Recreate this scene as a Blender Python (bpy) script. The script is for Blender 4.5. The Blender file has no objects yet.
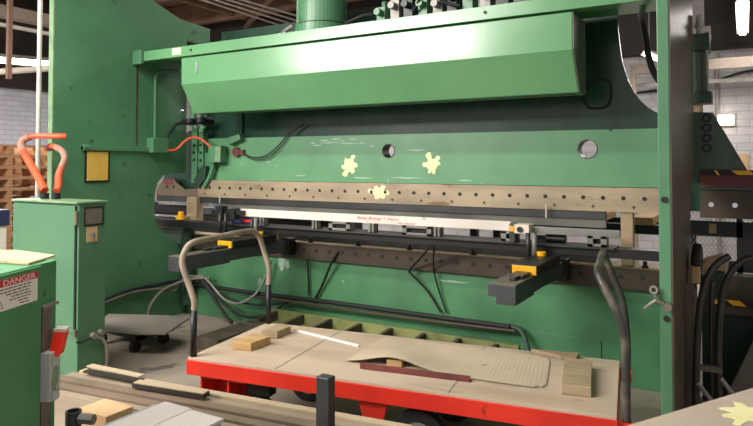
import bpy, bmesh, math, random
from mathutils import Vector, Matrix
random.seed(7)
S = bpy.context.scene
C = S.collection
PI = math.pi
S.view_settings.view_transform = 'Standard'
S.view_settings.look = 'None'
S.view_settings.exposure = 0.0
S.view_settings.gamma = 1.0
S.view_settings.use_curve_mapping = False

# ------------------------------------------------------------------ camera
cam_d = bpy.data.cameras.new('camera')
cam = bpy.data.objects.new('camera', cam_d)
C.objects.link(cam)
cam.location = (0, 0, 1.6)
cam.rotation_euler = (math.radians(91.5), 0, math.radians(30.3))
cam_d.sensor_width = 36
cam_d.lens = 36 * 630 / 753
cam_d.shift_y = -(213 - (164 - 630 * math.tan(math.radians(1.5)))) / 753
cam_d.clip_start = 0.05
S.camera = cam

# ------------------------------------------------------------------ materials
def lin(c):
    return tuple(((v / 255) / 12.92 if v / 255 <= 0.04045 else ((v / 255 + 0.055) / 1.055) ** 2.4) for v in c) + (1,)

def mat(name, c1, c2=None, rough=0.5, metal=0.0, scale=3.0, lo=0.4, hi=0.7, c3=None, s3=14.0, t3=0.62, bump=0.0, stretch=(1, 1, 1), coat=0.0, rvar=0.0, spec=0.5):
    m = bpy.data.materials.new(name)
    m.use_nodes = True
    nt = m.node_tree
    b = nt.nodes['Principled BSDF']
    b.inputs['Roughness'].default_value = rough
    b.inputs['Metallic'].default_value = metal
    b.inputs['Specular IOR Level'].default_value = spec
    if coat:
        b.inputs['Coat Weight'].default_value = coat
        b.inputs['Coat Roughness'].default_value = 0.15
    b.inputs['Base Color'].default_value = lin(c1)
    if c2 is None:
        return m
    tc = nt.nodes.new('ShaderNodeTexCoord')
    mp = nt.nodes.new('ShaderNodeMapping')
    mp.inputs['Scale'].default_value = stretch
    nt.links.new(tc.outputs['Object'], mp.inputs['Vector'])
    def noise(sc, det=5.0):
        n = nt.nodes.new('ShaderNodeTexNoise')
        n.inputs['Scale'].default_value = sc
        n.inputs['Detail'].default_value = det
        nt.links.new(mp.outputs['Vector'], n.inputs['Vector'])
        return n
    def ramp(n, a, z):
        r = nt.nodes.new('ShaderNodeMapRange')
        r.inputs['From Min'].default_value = a
        r.inputs['From Max'].default_value = z
        nt.links.new(n.outputs['Fac'], r.inputs['Value'])
        return r
    n1 = noise(scale)
    r1 = ramp(n1, lo, hi)
    mx = nt.nodes.new('ShaderNodeMix')
    mx.data_type = 'RGBA'
    mx.inputs[6].default_value = lin(c1)
    mx.inputs[7].default_value = lin(c2)
    nt.links.new(r1.outputs['Result'], mx.inputs[0])
    out = mx.outputs[2]
    if c3 is not None:
        n3 = noise(s3, 8.0)
        r3 = ramp(n3, t3, t3 + 0.06)
        m3 = nt.nodes.new('ShaderNodeMix')
        m3.data_type = 'RGBA'
        nt.links.new(r3.outputs['Result'], m3.inputs[0])
        nt.links.new(out, m3.inputs[6])
        m3.inputs[7].default_value = lin(c3)
        out = m3.outputs[2]
    nt.links.new(out, b.inputs['Base Color'])
    if rvar:
        rr = nt.nodes.new('ShaderNodeMapRange')
        rr.inputs['To Min'].default_value = max(0.03, rough - rvar)
        rr.inputs['To Max'].default_value = min(1, rough + rvar)
        nt.links.new(n1.outputs['Fac'], rr.inputs['Value'])
        nt.links.new(rr.outputs['Result'], b.inputs['Roughness'])
    if bump:
        nb = noise(scale * 9)
        bp = nt.nodes.new('ShaderNodeBump')
        bp.inputs['Strength'].default_value = bump
        bp.inputs['Distance'].default_value = 0.004
        nt.links.new(nb.outputs['Fac'], bp.inputs['Height'])
        nt.links.new(bp.outputs['Normal'], b.inputs['Normal'])
    return m

def emit(name, col, strength):
    m = bpy.data.materials.new(name)
    m.use_nodes = True
    b = m.node_tree.nodes['Principled BSDF']
    b.inputs['Base Color'].default_value = lin(col)
    b.inputs['Emission Color'].default_value = lin(col)
    b.inputs['Emission Strength'].default_value = strength
    return m

def brick_mat(name, c1, c2, mortar, bw, bh, ms=0.012, axes='xz', fac=0.5):
    m = bpy.data.materials.new(name)
    m.use_nodes = True
    nt = m.node_tree
    b = nt.nodes['Principled BSDF']
    b.inputs['Roughness'].default_value = 0.8
    tc = nt.nodes.new('ShaderNodeTexCoord')
    sp = nt.nodes.new('ShaderNodeSeparateXYZ')
    cb = nt.nodes.new('ShaderNodeCombineXYZ')
    nt.links.new(tc.outputs['Object'], sp.inputs[0])
    nt.links.new(sp.outputs['XYZ'.index(axes[0].upper())], cb.inputs[0])
    nt.links.new(sp.outputs['XYZ'.index(axes[1].upper())], cb.inputs[1])
    br = nt.nodes.new('ShaderNodeTexBrick')
    br.inputs['Scale'].default_value = 1.0
    br.inputs['Brick Width'].default_value = bw
    br.inputs['Row Height'].default_value = bh
    br.inputs['Mortar Size'].default_value = ms
    br.inputs['Color1'].default_value = lin(c1)
    br.inputs['Color2'].default_value = lin(c2)
    br.inputs['Mortar'].default_value = lin(mortar)
    nt.links.new(cb.outputs[0], br.inputs['Vector'])
    n = nt.nodes.new('ShaderNodeTexNoise')
    n.inputs['Scale'].default_value = 1.3
    n.inputs['Detail'].default_value = 6
    nt.links.new(tc.outputs['Object'], n.inputs['Vector'])
    mx = nt.nodes.new('ShaderNodeMix')
    mx.data_type = 'RGBA'
    mx.blend_type = 'MULTIPLY'
    mx.inputs[0].default_value = fac
    nt.links.new(br.outputs['Color'], mx.inputs[6])
    nt.links.new(n.outputs['Fac'], mx.inputs[7])
    nt.links.new(mx.outputs[2], b.inputs['Base Color'])
    return m

GREEN = mat('green_machine_paint', (86, 136, 100), (74, 121, 88), rough=0.36, scale=1.6, c3=(58, 92, 66), s3=9, t3=0.66, rvar=0.12, bump=0.05)
GRAM = mat('green_ram_paint', (96, 148, 108), (84, 134, 96), rough=0.38, scale=2.2, c3=(150, 176, 158), s3=6, t3=0.70, rvar=0.12)
GRAMD = mat('shaded_ram_green', (40, 70, 56), (32, 56, 46), rough=0.2, scale=2.2, rvar=0.08, stretch=(3, 1, .6))  # ram green darkened to hold the shade below the cover
GCOVER = mat('green_cover_paint', (102, 156, 110), (94, 146, 102), rough=0.2, scale=1.4, rvar=0.04)
GCAB = mat('green_cabinet_paint', (80, 124, 92), (66, 108, 80), rough=0.5, scale=1.5, c3=(92, 124, 104), s3=3, t3=0.62)
GBOX = mat('green_box_paint', (72, 140, 88), (58, 122, 72), rough=0.5, scale=2.5, c3=(40, 66, 46), s3=8, t3=0.66)
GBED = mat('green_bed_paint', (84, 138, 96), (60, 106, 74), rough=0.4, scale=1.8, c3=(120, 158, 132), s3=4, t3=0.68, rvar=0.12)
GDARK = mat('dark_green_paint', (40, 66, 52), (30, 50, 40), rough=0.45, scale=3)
GEDGE = mat('worn_pale_green_edge', (128, 156, 120), (100, 132, 98), rough=0.5, scale=8)
BROWNW = mat('oily_brown_plate', (88, 78, 62), (66, 58, 46), rough=0.4, scale=4, bump=.1)
TOOL = mat('tan_tool_steel', (170, 152, 126), (136, 122, 102), rough=0.45, metal=0.15, scale=3.5, c3=(120, 96, 66), s3=5, t3=0.62, stretch=(.5, 1, 2))
TOOLD = mat('dark_brown_tool_steel', (78, 66, 54), (56, 48, 40), rough=0.5, metal=0.2, scale=4)
LUG = mat('brown_oily_steel', (112, 96, 78), (92, 78, 62), rough=0.5, scale=5)
DUST = mat('dusty_tan_steel', (170, 152, 122), (140, 122, 96), rough=0.7, scale=5)
BLACK = mat('black_painted_steel', (24, 25, 27), (19, 20, 22), rough=0.4, scale=4)
BLACKM = mat('black_rubber', (24, 24, 25), rough=0.6)
CHAR = mat('charcoal_casting', (62, 64, 68), (50, 52, 56), rough=0.5, scale=6)
STEEL = mat('grey_steel', (140, 138, 132), (104, 102, 98), rough=0.38, metal=0.2, scale=5, stretch=(.4, 1, 1))
DSTEEL = mat('dark_grey_steel', (74, 74, 74), (56, 56, 55), rough=0.4, metal=0.5, scale=5, stretch=(.4, 1, 1))
BRIGHT = mat('bright_steel', (220, 224, 232), (190, 194, 204), rough=0.22, metal=0.8, scale=5)
WHITEB = mat('off_white_painted_bar', (226, 220, 212), (206, 198, 188), rough=0.5, scale=3, c3=(168, 158, 146), s3=9, t3=0.64)
CREAM = mat('cream_paint', (226, 214, 196), (206, 194, 174), rough=0.5, scale=6)
DUSTY = mat('dusty_pipe', (150, 136, 118), (112, 102, 90), rough=0.5, scale=9)
HAND = mat('dark_worn_pipe', (66, 64, 62), (122, 112, 100), rough=0.4, metal=.2, scale=7, lo=.5, hi=.7)
SCRAPE = mat('pale_scraped_paint', (170, 186, 170), (120, 160, 134), rough=0.5, scale=30)
YEL = mat('safety_yellow_paint', (238, 176, 12), (220, 158, 8), rough=0.45, scale=6)
PALEY = mat('pale_yellow_paint', (246, 242, 182), (240, 234, 168), rough=0.6, scale=9)
PLAC = mat('yellow_placard_board', (236, 192, 92), (224, 174, 66), rough=0.5, scale=7, c3=(176, 136, 60), s3=9, t3=0.7)
ORANGE = mat('orange_rubber_hose', (224, 92, 58), (206, 80, 48), rough=0.5, scale=9)
GREYH = mat('grey_worn_hose', (150, 128, 116), (170, 110, 90), rough=0.55, scale=9)
RED = mat('red_cart_paint', (218, 48, 30), (192, 38, 24), rough=0.45, scale=3, c3=(92, 36, 26), s3=11, t3=0.63)
REDP = mat('red_plastic', (232, 44, 30), rough=0.4)
MAROON = mat('maroon_primer_steel', (112, 54, 50), (90, 44, 42), rough=0.5, scale=8)
DECK = mat('worn_plywood_deck', (190, 171, 149), (168, 149, 128), rough=0.75, scale=2.0, c3=(164, 146, 124), s3=5, t3=0.62, stretch=(.6, 2, 1))
MATT = mat('ribbed_cardboard_sheet', (196, 178, 154), (178, 161, 138), rough=0.8, scale=2.4, c3=(150, 134, 110), s3=7, t3=0.66)
WOOD = mat('raw_pine_block', (194, 160, 112), (172, 138, 90), rough=0.7, scale=6, stretch=(1, 5, 5))
WOODG = mat('grimy_wood', (168, 148, 118), (140, 122, 96), rough=0.8, scale=6, stretch=(1, 4, 4))
WOODD = mat('dark_and_shaded_timber', (84, 76, 62), (60, 54, 44), rough=0.8, scale=5)  # dark timber; on the rack boards it paints in shade
WOODY = mat('mossy_green_timber', (138, 142, 88), (108, 112, 70), rough=0.8, scale=5)
PALLET = mat('brown_pallet_wood', (170, 128, 92), (140, 102, 72), rough=0.8, scale=5, stretch=(1, .6, 5))
STRIP = mat('tan_mill_scale_strip', (164, 148, 128), (140, 124, 106), rough=0.5, metal=0.15, scale=3)
STRIPB = mat('brown_mill_scale_strip', (136, 118, 100), (112, 98, 82), rough=0.5, metal=0.15, scale=3)
STRIPP = mat('pale_tan_strip', (188, 170, 144), (168, 150, 124), rough=0.55, scale=3)
STRIPD = mat('black_strip_steel', (52, 48, 44), (40, 37, 34), rough=0.5, metal=0.3, scale=5)
SHEET = mat('pale_grey_sheet', (212, 204, 200), (196, 186, 182), rough=0.35, scale=2)
SHEETB = mat('blue_grey_sheet', (160, 164, 168), (144, 148, 152), rough=0.4, scale=3)
TSHEET = mat('dusty_tan_tabletop', (196, 180, 162), (178, 162, 144), rough=0.7, scale=2.5, c3=(156, 142, 126), s3=6, t3=0.66)
CARD = mat('cardboard', (200, 168, 128), (184, 150, 110), rough=0.8, scale=4)
TANS = mat('tan_card_sheet', (214, 186, 150), (196, 166, 130), rough=0.8, scale=4, c3=(160, 132, 100), s3=8, t3=0.64)
GREYS = mat('grey_floor_sheet', (150, 142, 134), (134, 126, 118), rough=0.6, scale=3)
CONC = mat('dusty_concrete_floor', (158, 146, 132), (134, 124, 112), rough=0.85, scale=1.2, c3=(100, 92, 84), s3=3, t3=0.64)
PIPEW = mat('white_painted_pipe', (214, 208, 200), (196, 190, 180), rough=0.5, scale=5)
ROOF = mat('brown_roof_deck', (126, 102, 94), (104, 84, 78), rough=0.8, scale=2)
BEAMB = mat('rusty_roof_beam', (140, 108, 90), (116, 90, 74), rough=0.7, scale=4)
BEAMG = mat('grey_tan_girder', (158, 144, 132), (136, 124, 112), rough=0.7, scale=4)
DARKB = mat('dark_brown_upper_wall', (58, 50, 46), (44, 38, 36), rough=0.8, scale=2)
GREYP = mat('galvanized_grey', (150, 146, 140), (128, 124, 118), rough=0.5, metal=0.3, scale=6)
SWG = mat('grey_switch_paint', (182, 180, 178), (156, 152, 150), rough=0.5, scale=8)
NAVY = mat('navy_plastic', (40, 48, 84), rough=0.5)
LABELW = mat('white_label', (240, 234, 226), rough=0.5)
LABELR = mat('label_red', (206, 42, 52), rough=0.5)
INK = mat('label_ink', (96, 78, 74), rough=0.6)
REDINK = mat('red_marker_ink', (214, 84, 84), rough=0.6)
PLATE = mat('grey_brown_plate', (112, 104, 94), (92, 84, 74), rough=0.5, scale=9)
GLOW = emit('lit_tube', (255, 244, 226), 14)
BLUE = mat('blue_plastic', (54, 76, 140), rough=0.5)
WHITEW = brick_mat('white_painted_block_wall', (214, 210, 212), (202, 198, 200), (182, 178, 180), 0.34, 0.12, .008, axes='xz', fac=0.55)
WHITEL = brick_mat('white_painted_brick_wall', (224, 224, 236), (208, 208, 222), (190, 190, 204), 0.3, 0.1, .008, axes='yz', fac=0.12)

# ------------------------------------------------------------------ mesh helpers
class MB:
    def __init__(s):
        s.b = bmesh.new()
    def add(s, verts, faces):
        vs = [s.b.verts.new(v) for v in verts]
        for f in faces:
            try:
                s.b.faces.new([vs[i] for i in f])
            except ValueError:
                pass
        return s
    def box(s, x0, x1, y0, y1, z0, z1, M=None):
        v = [Vector(p) for p in ((x0, y0, z0), (x1, y0, z0), (x1, y1, z0), (x0, y1, z0), (x0, y0, z1), (x1, y0, z1), (x1, y1, z1), (x0, y1, z1))]
        if M is not None:
            v = [M @ p for p in v]
        return s.add(v, [(3, 2, 1, 0), (4, 5, 6, 7), (0, 1, 5, 4), (1, 2, 6, 5), (2, 3, 7, 6), (3, 0, 4, 7)])
    def prism(s, pts, ax, a0, a1):
        n = len(pts)
        def P(p, a):
            return {'x': (a, p[0], p[1]), 'y': (p[0], a, p[1]), 'z': (p[0], p[1], a)}[ax]
        v = [P(p, a0) for p in pts] + [P(p, a1) for p in pts]
        f = [tuple(range(n)), tuple(range(2 * n - 1, n - 1, -1))]
        f += [(i, i + n, (i + 1) % n + n, (i + 1) % n) for i in range(n)]
        return s.add(v, f)
    def cyl(s, p0, p1, r0, r1=None, n=20, cap=True):
        r1 = r0 if r1 is None else r1
        p0, p1 = Vector(p0), Vector(p1)
        d = (p1 - p0).normalized()
        a = d.orthogonal().normalized()
        b = d.cross(a)
        v = []
        for p, r in ((p0, r0), (p1, r1)):
            for i in range(n):
                t = 2 * PI * i / n
                v.append(p + (a * math.cos(t) + b * math.sin(t)) * r)
        f = [(i, (i + 1) % n, (i + 1) % n + n, i + n) for i in range(n)]
        if cap:
            f += [tuple(range(n - 1, -1, -1)), tuple(range(n, 2 * n))]
        return s.add(v, f)
    def ring(s, p0, p1, ro, ri, n=24):
        p0, p1 = Vector(p0), Vector(p1)
        d = (p1 - p0).normalized()
        a = d.orthogonal().normalized()
        b = d.cross(a)
        v = []
        for p, r in ((p0, ro), (p1, ro), (p1, ri), (p0, ri)):
            for i in range(n):
                t = 2 * PI * i / n
                v.append(p + (a * math.cos(t) + b * math.sin(t)) * r)
        f = []
        for k in range(4):
            for i in range(n):
                f.append((k * n + i, k * n + (i + 1) % n, ((k + 1) % 4) * n + (i + 1) % n, ((k + 1) % 4) * n + i))
        return s.add(v, f)
    def tube(s, pts, r, n=10, smooth=6):
        pts = [Vector(p) for p in pts]
        if smooth and len(pts) > 2:
            q = []
            for i in range(len(pts) - 1):
                p0 = pts[max(i - 1, 0)]; p1 = pts[i]; p2 = pts[i + 1]; p3 = pts[min(i + 2, len(pts) - 1)]
                for k in range(smooth):
                    t = k / smooth
                    q.append(0.5 * ((2 * p1) + (p2 - p0) * t + (2 * p0 - 5 * p1 + 4 * p2 - p3) * t * t + (3 * p1 - p0 - 3 * p2 + p3) * t ** 3))
            q.append(pts[-1])
            pts = q
        m = len(pts)
        T = [(pts[min(i + 1, m - 1)] - pts[max(i - 1, 0)]).normalized() for i in range(m)]
        a = T[0].orthogonal().normalized()
        v = []
        for i in range(m):
            a = (a - T[i] * a.dot(T[i])).normalized()
            b = T[i].cross(a)
            for k in range(n):
                t = 2 * PI * k / n
                v.append(pts[i] + (a * math.cos(t) + b * math.sin(t)) * r)
        f = [tuple(range(n - 1, -1, -1)), tuple(range((m - 1) * n, m * n))]
        for i in range(m - 1):
            for k in range(n):
                f.append((i * n + k, i * n + (k + 1) % n, (i + 1) * n + (k + 1) % n, (i + 1) * n + k))
        return s.add(v, f)
    def sphere(s, c, r, sz=1.0):
        bmesh.ops.create_uvsphere(s.b, u_segments=16, v_segments=10, radius=r, matrix=Matrix.Translation(c) @ Matrix.Diagonal((1, 1, sz, 1)))
        return s
    def mesh(s, name, smooth=False):
        bmesh.ops.recalc_face_normals(s.b, faces=s.b.faces)
        me = bpy.data.meshes.new(name)
        s.b.to_mesh(me)
        s.b.free()
        if smooth:
            for p in me.polygons:
                p.use_smooth = True
        return me

ORG = {}
def root_of(o):
    while o.parent:
        o = o.parent
    return o

def obj(name, mb, m, parent=None, bev=0.0, smooth=False, label=None, base=None):
    """link one mesh; with a parent the vertices are given in the thing's own frame (or in metres of the hall, if the thing was made with world=True)"""
    me = mb if isinstance(mb, bpy.types.Mesh) else mb.mesh(name, smooth)
    for k in (m if isinstance(m, (list, tuple)) else [m]):
        me.materials.append(k)
    o = bpy.data.objects.new(name, me)
    C.objects.link(o)
    if parent is not None:
        org = ORG.get(root_of(parent).name)
        if org is not None:
            me.transform(Matrix.Translation(-org))
        o.parent = parent
    elif base is not False:
        if base is None:
            xs = [v.co.x for v in me.vertices]; ys = [v.co.y for v in me.vertices]; zs = [v.co.z for v in me.vertices]
            base = ((min(xs) + max(xs)) / 2, (min(ys) + max(ys)) / 2, min(zs))
        me.transform(Matrix.Translation(-Vector(base)))
        o.location = base
        ORG[o.name] = Vector(base)
    if bev:
        b = o.modifiers.new('edge', 'BEVEL')
        b.width = bev
        b.segments = 2
        b.limit_method = 'ANGLE'
        b.angle_limit = math.radians(40)
    if label:
        o['label'] = label
    return o

def thing(name, label, cat, loc=(0, 0, 0), rz=0.0, group=None, world=True):
    o = bpy.data.objects.new(name, None)
    C.objects.link(o)
    o.empty_display_size = 0.1
    o.location = loc
    o.rotation_euler = (0, 0, rz)
    if world:
        ORG[o.name] = Vector(loc)
    return tag(o, label, cat, group)

def tag(o, label, cat, group=None, kind=None):
    o['label'] = label
    o['category'] = cat
    if group:
        o['group'] = group
    if kind:
        o['kind'] = kind
    return o

def struct(name, mb, m, parent=None):
    o = obj(name, mb, m, parent)
    if parent is None:
        o['kind'] = 'structure'
    return o

def dup(root, off, label=None, group=None, rz=None):
    r = root.copy()
    C.objects.link(r)
    r.location = root.location + Vector(off)
    if rz is not None:
        r.rotation_euler = (0, 0, rz)
    if label:
        r['label'] = label
    if group:
        r['group'] = group
    for ch in list(root.children):
        c = ch.copy(); C.objects.link(c); c.parent = r
        for g in list(ch.children):
            d = g.copy(); C.objects.link(d); d.parent = c
    return r

def dup_part(o, off, parent=None):
    c = o.copy()
    C.objects.link(c)
    c.parent = parent or o.parent
    c.location = o.location + Vector(off)
    for g in list(o.children):
        d = g.copy(); C.objects.link(d); d.parent = c
    return c

def plate(outline, holes, y0, y1):
    """flat plate in X-Z with round holes (x, z, r), spanning y0..y1"""
    cu = bpy.data.curves.new('plate', 'CURVE')
    cu.dimensions = '2D'
    cu.fill_mode = 'BOTH'
    cu.extrude = abs(y1 - y0) / 2
    def sp(pts):
        s = cu.splines.new('POLY')
        s.points.add(len(pts) - 1)
        for i, p in enumerate(pts):
            s.points[i].co = (p[0], p[1], 0, 1)
        s.use_cyclic_u = True
    sp(outline)
    for x, z, r in holes:
        sp([(x + r * math.cos(2 * PI * k / 36), z + r * math.sin(2 * PI * k / 36)) for k in range(36)])
    o = bpy.data.objects.new('plate', cu)
    C.objects.link(o)
    dg = bpy.context.evaluated_depsgraph_get()
    me = bpy.data.meshes.new_from_object(o.evaluated_get(dg))
    bpy.data.objects.remove(o)
    me.materials.clear()
    me.transform(Matrix.Translation((0, (y0 + y1) / 2, 0)) @ Matrix.Rotation(PI / 2, 4, 'X'))
    return me

def text_mesh(body, size, M, depth=0.0008, align='LEFT', shear=0.0, sx=1.0):
    cu = bpy.data.curves.new('text', 'FONT')
    cu.body = body
    cu.size = size
    cu.extrude = depth
    cu.align_x = align
    cu.shear = shear
    o = bpy.data.objects.new('text', cu)
    C.objects.link(o)
    dg = bpy.context.evaluated_depsgraph_get()
    me = bpy.data.meshes.new_from_object(o.evaluated_get(dg))
    bpy.data.objects.remove(o)
    me.materials.clear()
    me.transform(M @ Matrix.Diagonal((sx, 1, 1, 1)))
    return me

FACE_NY = Matrix.Rotation(PI / 2, 4, 'X')          # local x -> X, local y -> Z, facing -Y

# ================================================================== SETTING
struct('floor', MB().box(-15, 6, -6, 13, -0.1, 0), CONC)
struct('wall_left', MB().box(-13.2, -13, 0, 13, 0, 5.5), WHITEL)
struct('wall_back', MB().box(-13, 6, 11, 11.2, 0, 5.5), WHITEW)
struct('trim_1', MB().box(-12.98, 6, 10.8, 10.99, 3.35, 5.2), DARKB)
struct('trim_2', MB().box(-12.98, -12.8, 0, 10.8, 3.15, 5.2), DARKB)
struct('ceiling', MB().box(-13.2, 6, -1.0, 11.2, 5.2, 5.35), ROOF)

beam0 = None
for i, y in enumerate((2.2, 4.2, 6.2, 8.2, 10.0)):
    b = MB().box(-12.9, 6, y, y + 0.16, 4.72, 4.76).box(-12.9, 6, y, y + 0.16, 5.14, 5.18).box(-12.9, 6, y + 0.07, y + 0.09, 4.76, 5.14)
    o = obj('roof_beam', b, BEAMB)
    tag(o, 'brown steel roof beam running along the machine under the roof deck', 'roof beam', 'roof beams under the deck')
for x in (-11.5, -9.5, -7.6, -5.8, -3.9, -2.0, 0.0, 2.0):
    o = obj('roof_purlin', MB().box(x, x + 0.09, -0.9, 11, 4.78, 5.0), BEAMB)
    tag(o, 'rusty brown purlin crossing above the roof beams', 'purlin', 'roof purlins')
o = obj('roof_brace', MB().tube([(-9.6, 10.6, 4.64), (-7.0, 8.58, 4.64)], .05, n=4, smooth=0), BEAMB)
tag(o, 'brown diagonal roof brace beside the white conduits', 'brace')
for k in range(4):
    o = obj('roof_conduit', MB().tube([(-8.46 + .16 * k, 7.2 + .05 * k, 4.6), (-8.64 + .3 * k, 10.7, 4.6)], 0.02, smooth=0), PIPEW)
    tag(o, 'thin white conduit slanting under the roof, one of the parallel run', 'conduit', 'white roof conduits')

# ------------------------------------------------------------------ lamps of the hall
def strip_lamp(loc, rz, length, label, group, power, tubes=2, tilt=0, wide=.16, rt=.022, glow=None):
    t = thing('fluorescent_lamp', label, 'lamp', loc, rz, group, world=False)
    t.rotation_euler = (tilt, 0, rz)
    h = MB().prism([(-wide, 0.03), (-wide * .45, 0.09), (wide * .45, 0.09), (wide, 0.03), (wide * .97, 0.025), (wide * .42, 0.08), (-wide * .42, 0.08), (-wide * .97, 0.025)], 'x', -length / 2, length / 2)
    obj('reflector', h, GREYP, t)
    for k in range(tubes):
        y = (k - (tubes - 1) / 2) * wide * .62
        obj('tube', MB().cyl((-length / 2 + .02, y, 0.03), (length / 2 - .02, y, 0.03), rt, n=12), glow or GLOW, t, smooth=True)
    if tilt:
        ct, stt = math.cos(tilt), math.sin(tilt)
        d = loc[2] - wide * .97 * stt + .025 * ct
        for k in (-1, 1):
            obj('lamp_post', MB().cyl((k * length * .4, -wide * .97, .025), (k * length * .4, -wide * .97 - stt * d, .025 - ct * d), .02, n=10), GREYP, t)
    else:
        for k in (-1, 1):
            obj('hanger', MB().cyl((k * length * .4, 0, 0.09), (k * length * .4, 0, 5.2 - loc[2]), 0.006, n=6), GREYP, t)
    L = bpy.data.lights.new('lamp_light', 'AREA')
    L.shape = 'RECTANGLE'
    L.size = length
    L.size_y = wide * 2
    L.energy = power
    L.color = (1.0, 0.965, 0.92)
    lo = bpy.data.objects.new('lamp_light', L)
    C.objects.link(lo)
    lo.parent = t
    lo.location = (0, 0, -rt)
    return t
G = 'fluorescent strip lamps'
strip_lamp((-6.6, -3.0, 4.0), 0, 4.4, 'long tilted strip lamp behind the viewer, aimed at the machine', G, 460, 3, math.radians(60), .3, .05)
strip_lamp((-5.0, -1.6, 4.3), 0, 4.0, 'strip lamp hanging behind the viewer on the left', G, 340)
strip_lamp((-3.4, 1.6, 4.3), 0, 3.0, 'fluorescent strip lamp hanging over the aisle in front of the machine', G, 150)
strip_lamp((-9.0, 5.15, 3.06), math.radians(65), 1.2, 'glowing strip lamp hanging left of the tall green frame', G, 200, 2, 0, .2, .055)
strip_lamp((-.98, 9.2, 2.98), math.radians(80), 1.0, 'glowing strip lamp near the far wall, seen beside the green column', G, 30, 2, 0, .08)
strip_lamp((0.0, 9.0, 3.36), math.radians(90), 2.0, 'bright strip lamp seen end-on at the upper right, before the far wall', G, 40, 2, 0, .07)
strip_lamp((-5.5, 7.2, 4.45), 0, 4.0, 'strip lamp hanging behind the press brake', G, 190)

# ================================================================== PRESS BRAKE
PB = thing('press_brake', 'huge green hydraulic press brake spanning the whole view', 'press brake', (-2.8, 4.87, 0))

def part(name, mb, m, bev=0.0, smooth=False, parent=PB, label=None):
    return obj(name, mb, m, parent, bev, smooth, label)

side = [(3.335, 0), (4.86, 0), (4.86, .735), (4.75, .76), (4.62, .83), (4.51, .92), (4.45, 1.03), (4.44, 1.16), (4.445, 1.30), (4.48, 1.41), (4.56, 1.485), (4.65, 1.50),
        (4.86, 1.50), (4.86, 2.95), (5.2, 2.95), (5.2, 3.13), (4.76, 3.16), (4.40, 3.28), (4.2, 3.34), (3.335, 3.34)]
fl = part('side_frame', MB().prism(side, 'x', -5.29, -5.23), GREEN, .004)
part('frame_edge', MB().box(-5.291, -5.229, 3.322, 3.335, 0, 3.34), GEDGE, parent=fl, label='worn pale rear edge of the left side frame')
fr = part('side_frame', MB().prism([(3.30 if y < 3.4 else y, z) for y, z in side], 'x', -.36, -.307), GREEN, .004)
part('frame_skin', MB().prism([(3.30 if y < 3.4 else y, z) for y, z in side], 'x', -.307, -.30), BROWNW, parent=fr, label='oily brown outer face of the right side frame')
part('hole', MB().cyl((-.334, 3.299, 1.43), (-.334, 3.292, 1.43), .015), BLACKM, parent=fr)
part('hole', MB().cyl((-.33, 3.299, .865), (-.33, 3.292, .865), .014), BLACKM, parent=fr)
part('bolt', MB().cyl((-5.232, 4.98, 3.07), (-5.205, 4.98, 3.07), .02, n=6), BRIGHT, parent=fl)
part('rust_streak', MB().box(-5.2305, -5.2285, 4.20, 4.225, 1.78, 2.60), BROWNW, parent=fl, label='brown oil streak down the frame')

# ram
neck = [(-.80, 2.60), (-.785, 2.45), (-.775, 2.37), (-.755, 2.29), (-.735, 2.22), (-.70, 2.14), (-.654, 2.067), (-.60, 2.01), (-.545, 1.972), (-.45, 1.96)]
neckl = [(-5.59 - x, z) for x, z in reversed(neck)]
H1 = (-2.725, 1.716, .062)
H2 = (-1.017, 1.712, .071)
rout = [(-5.70, 1.27), (.16, 1.27), (-.185, 1.955), (-.30, 1.965)] + list(reversed(neck)) + [(-.80, 3.0), (-4.79, 3.0)] + list(reversed(neckl)) + [(-5.25, 1.965), (-5.42, 1.90), (-5.66, 1.45)]
ram = part('ram', plate(rout, [H1, H2], 4.93, 4.955), GRAMD)
fp = part('face_plate', plate([(-5.03, 1.432), (-.365, 1.432), (-.365, 1.853), (-5.03, 1.87)], [H1, H2], 4.874, 4.929), GRAM, parent=ram)
part('hole_liner', MB().ring((H1[0], 4.868, H1[1]), (H1[0], 4.99, H1[1]), .064, .060), DSTEEL, parent=ram)
part('hole_liner', MB().ring((H2[0], 4.868, H2[1]), (H2[0], 5.0, H2[1]), .073, .069), DSTEEL, parent=ram)

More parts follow.
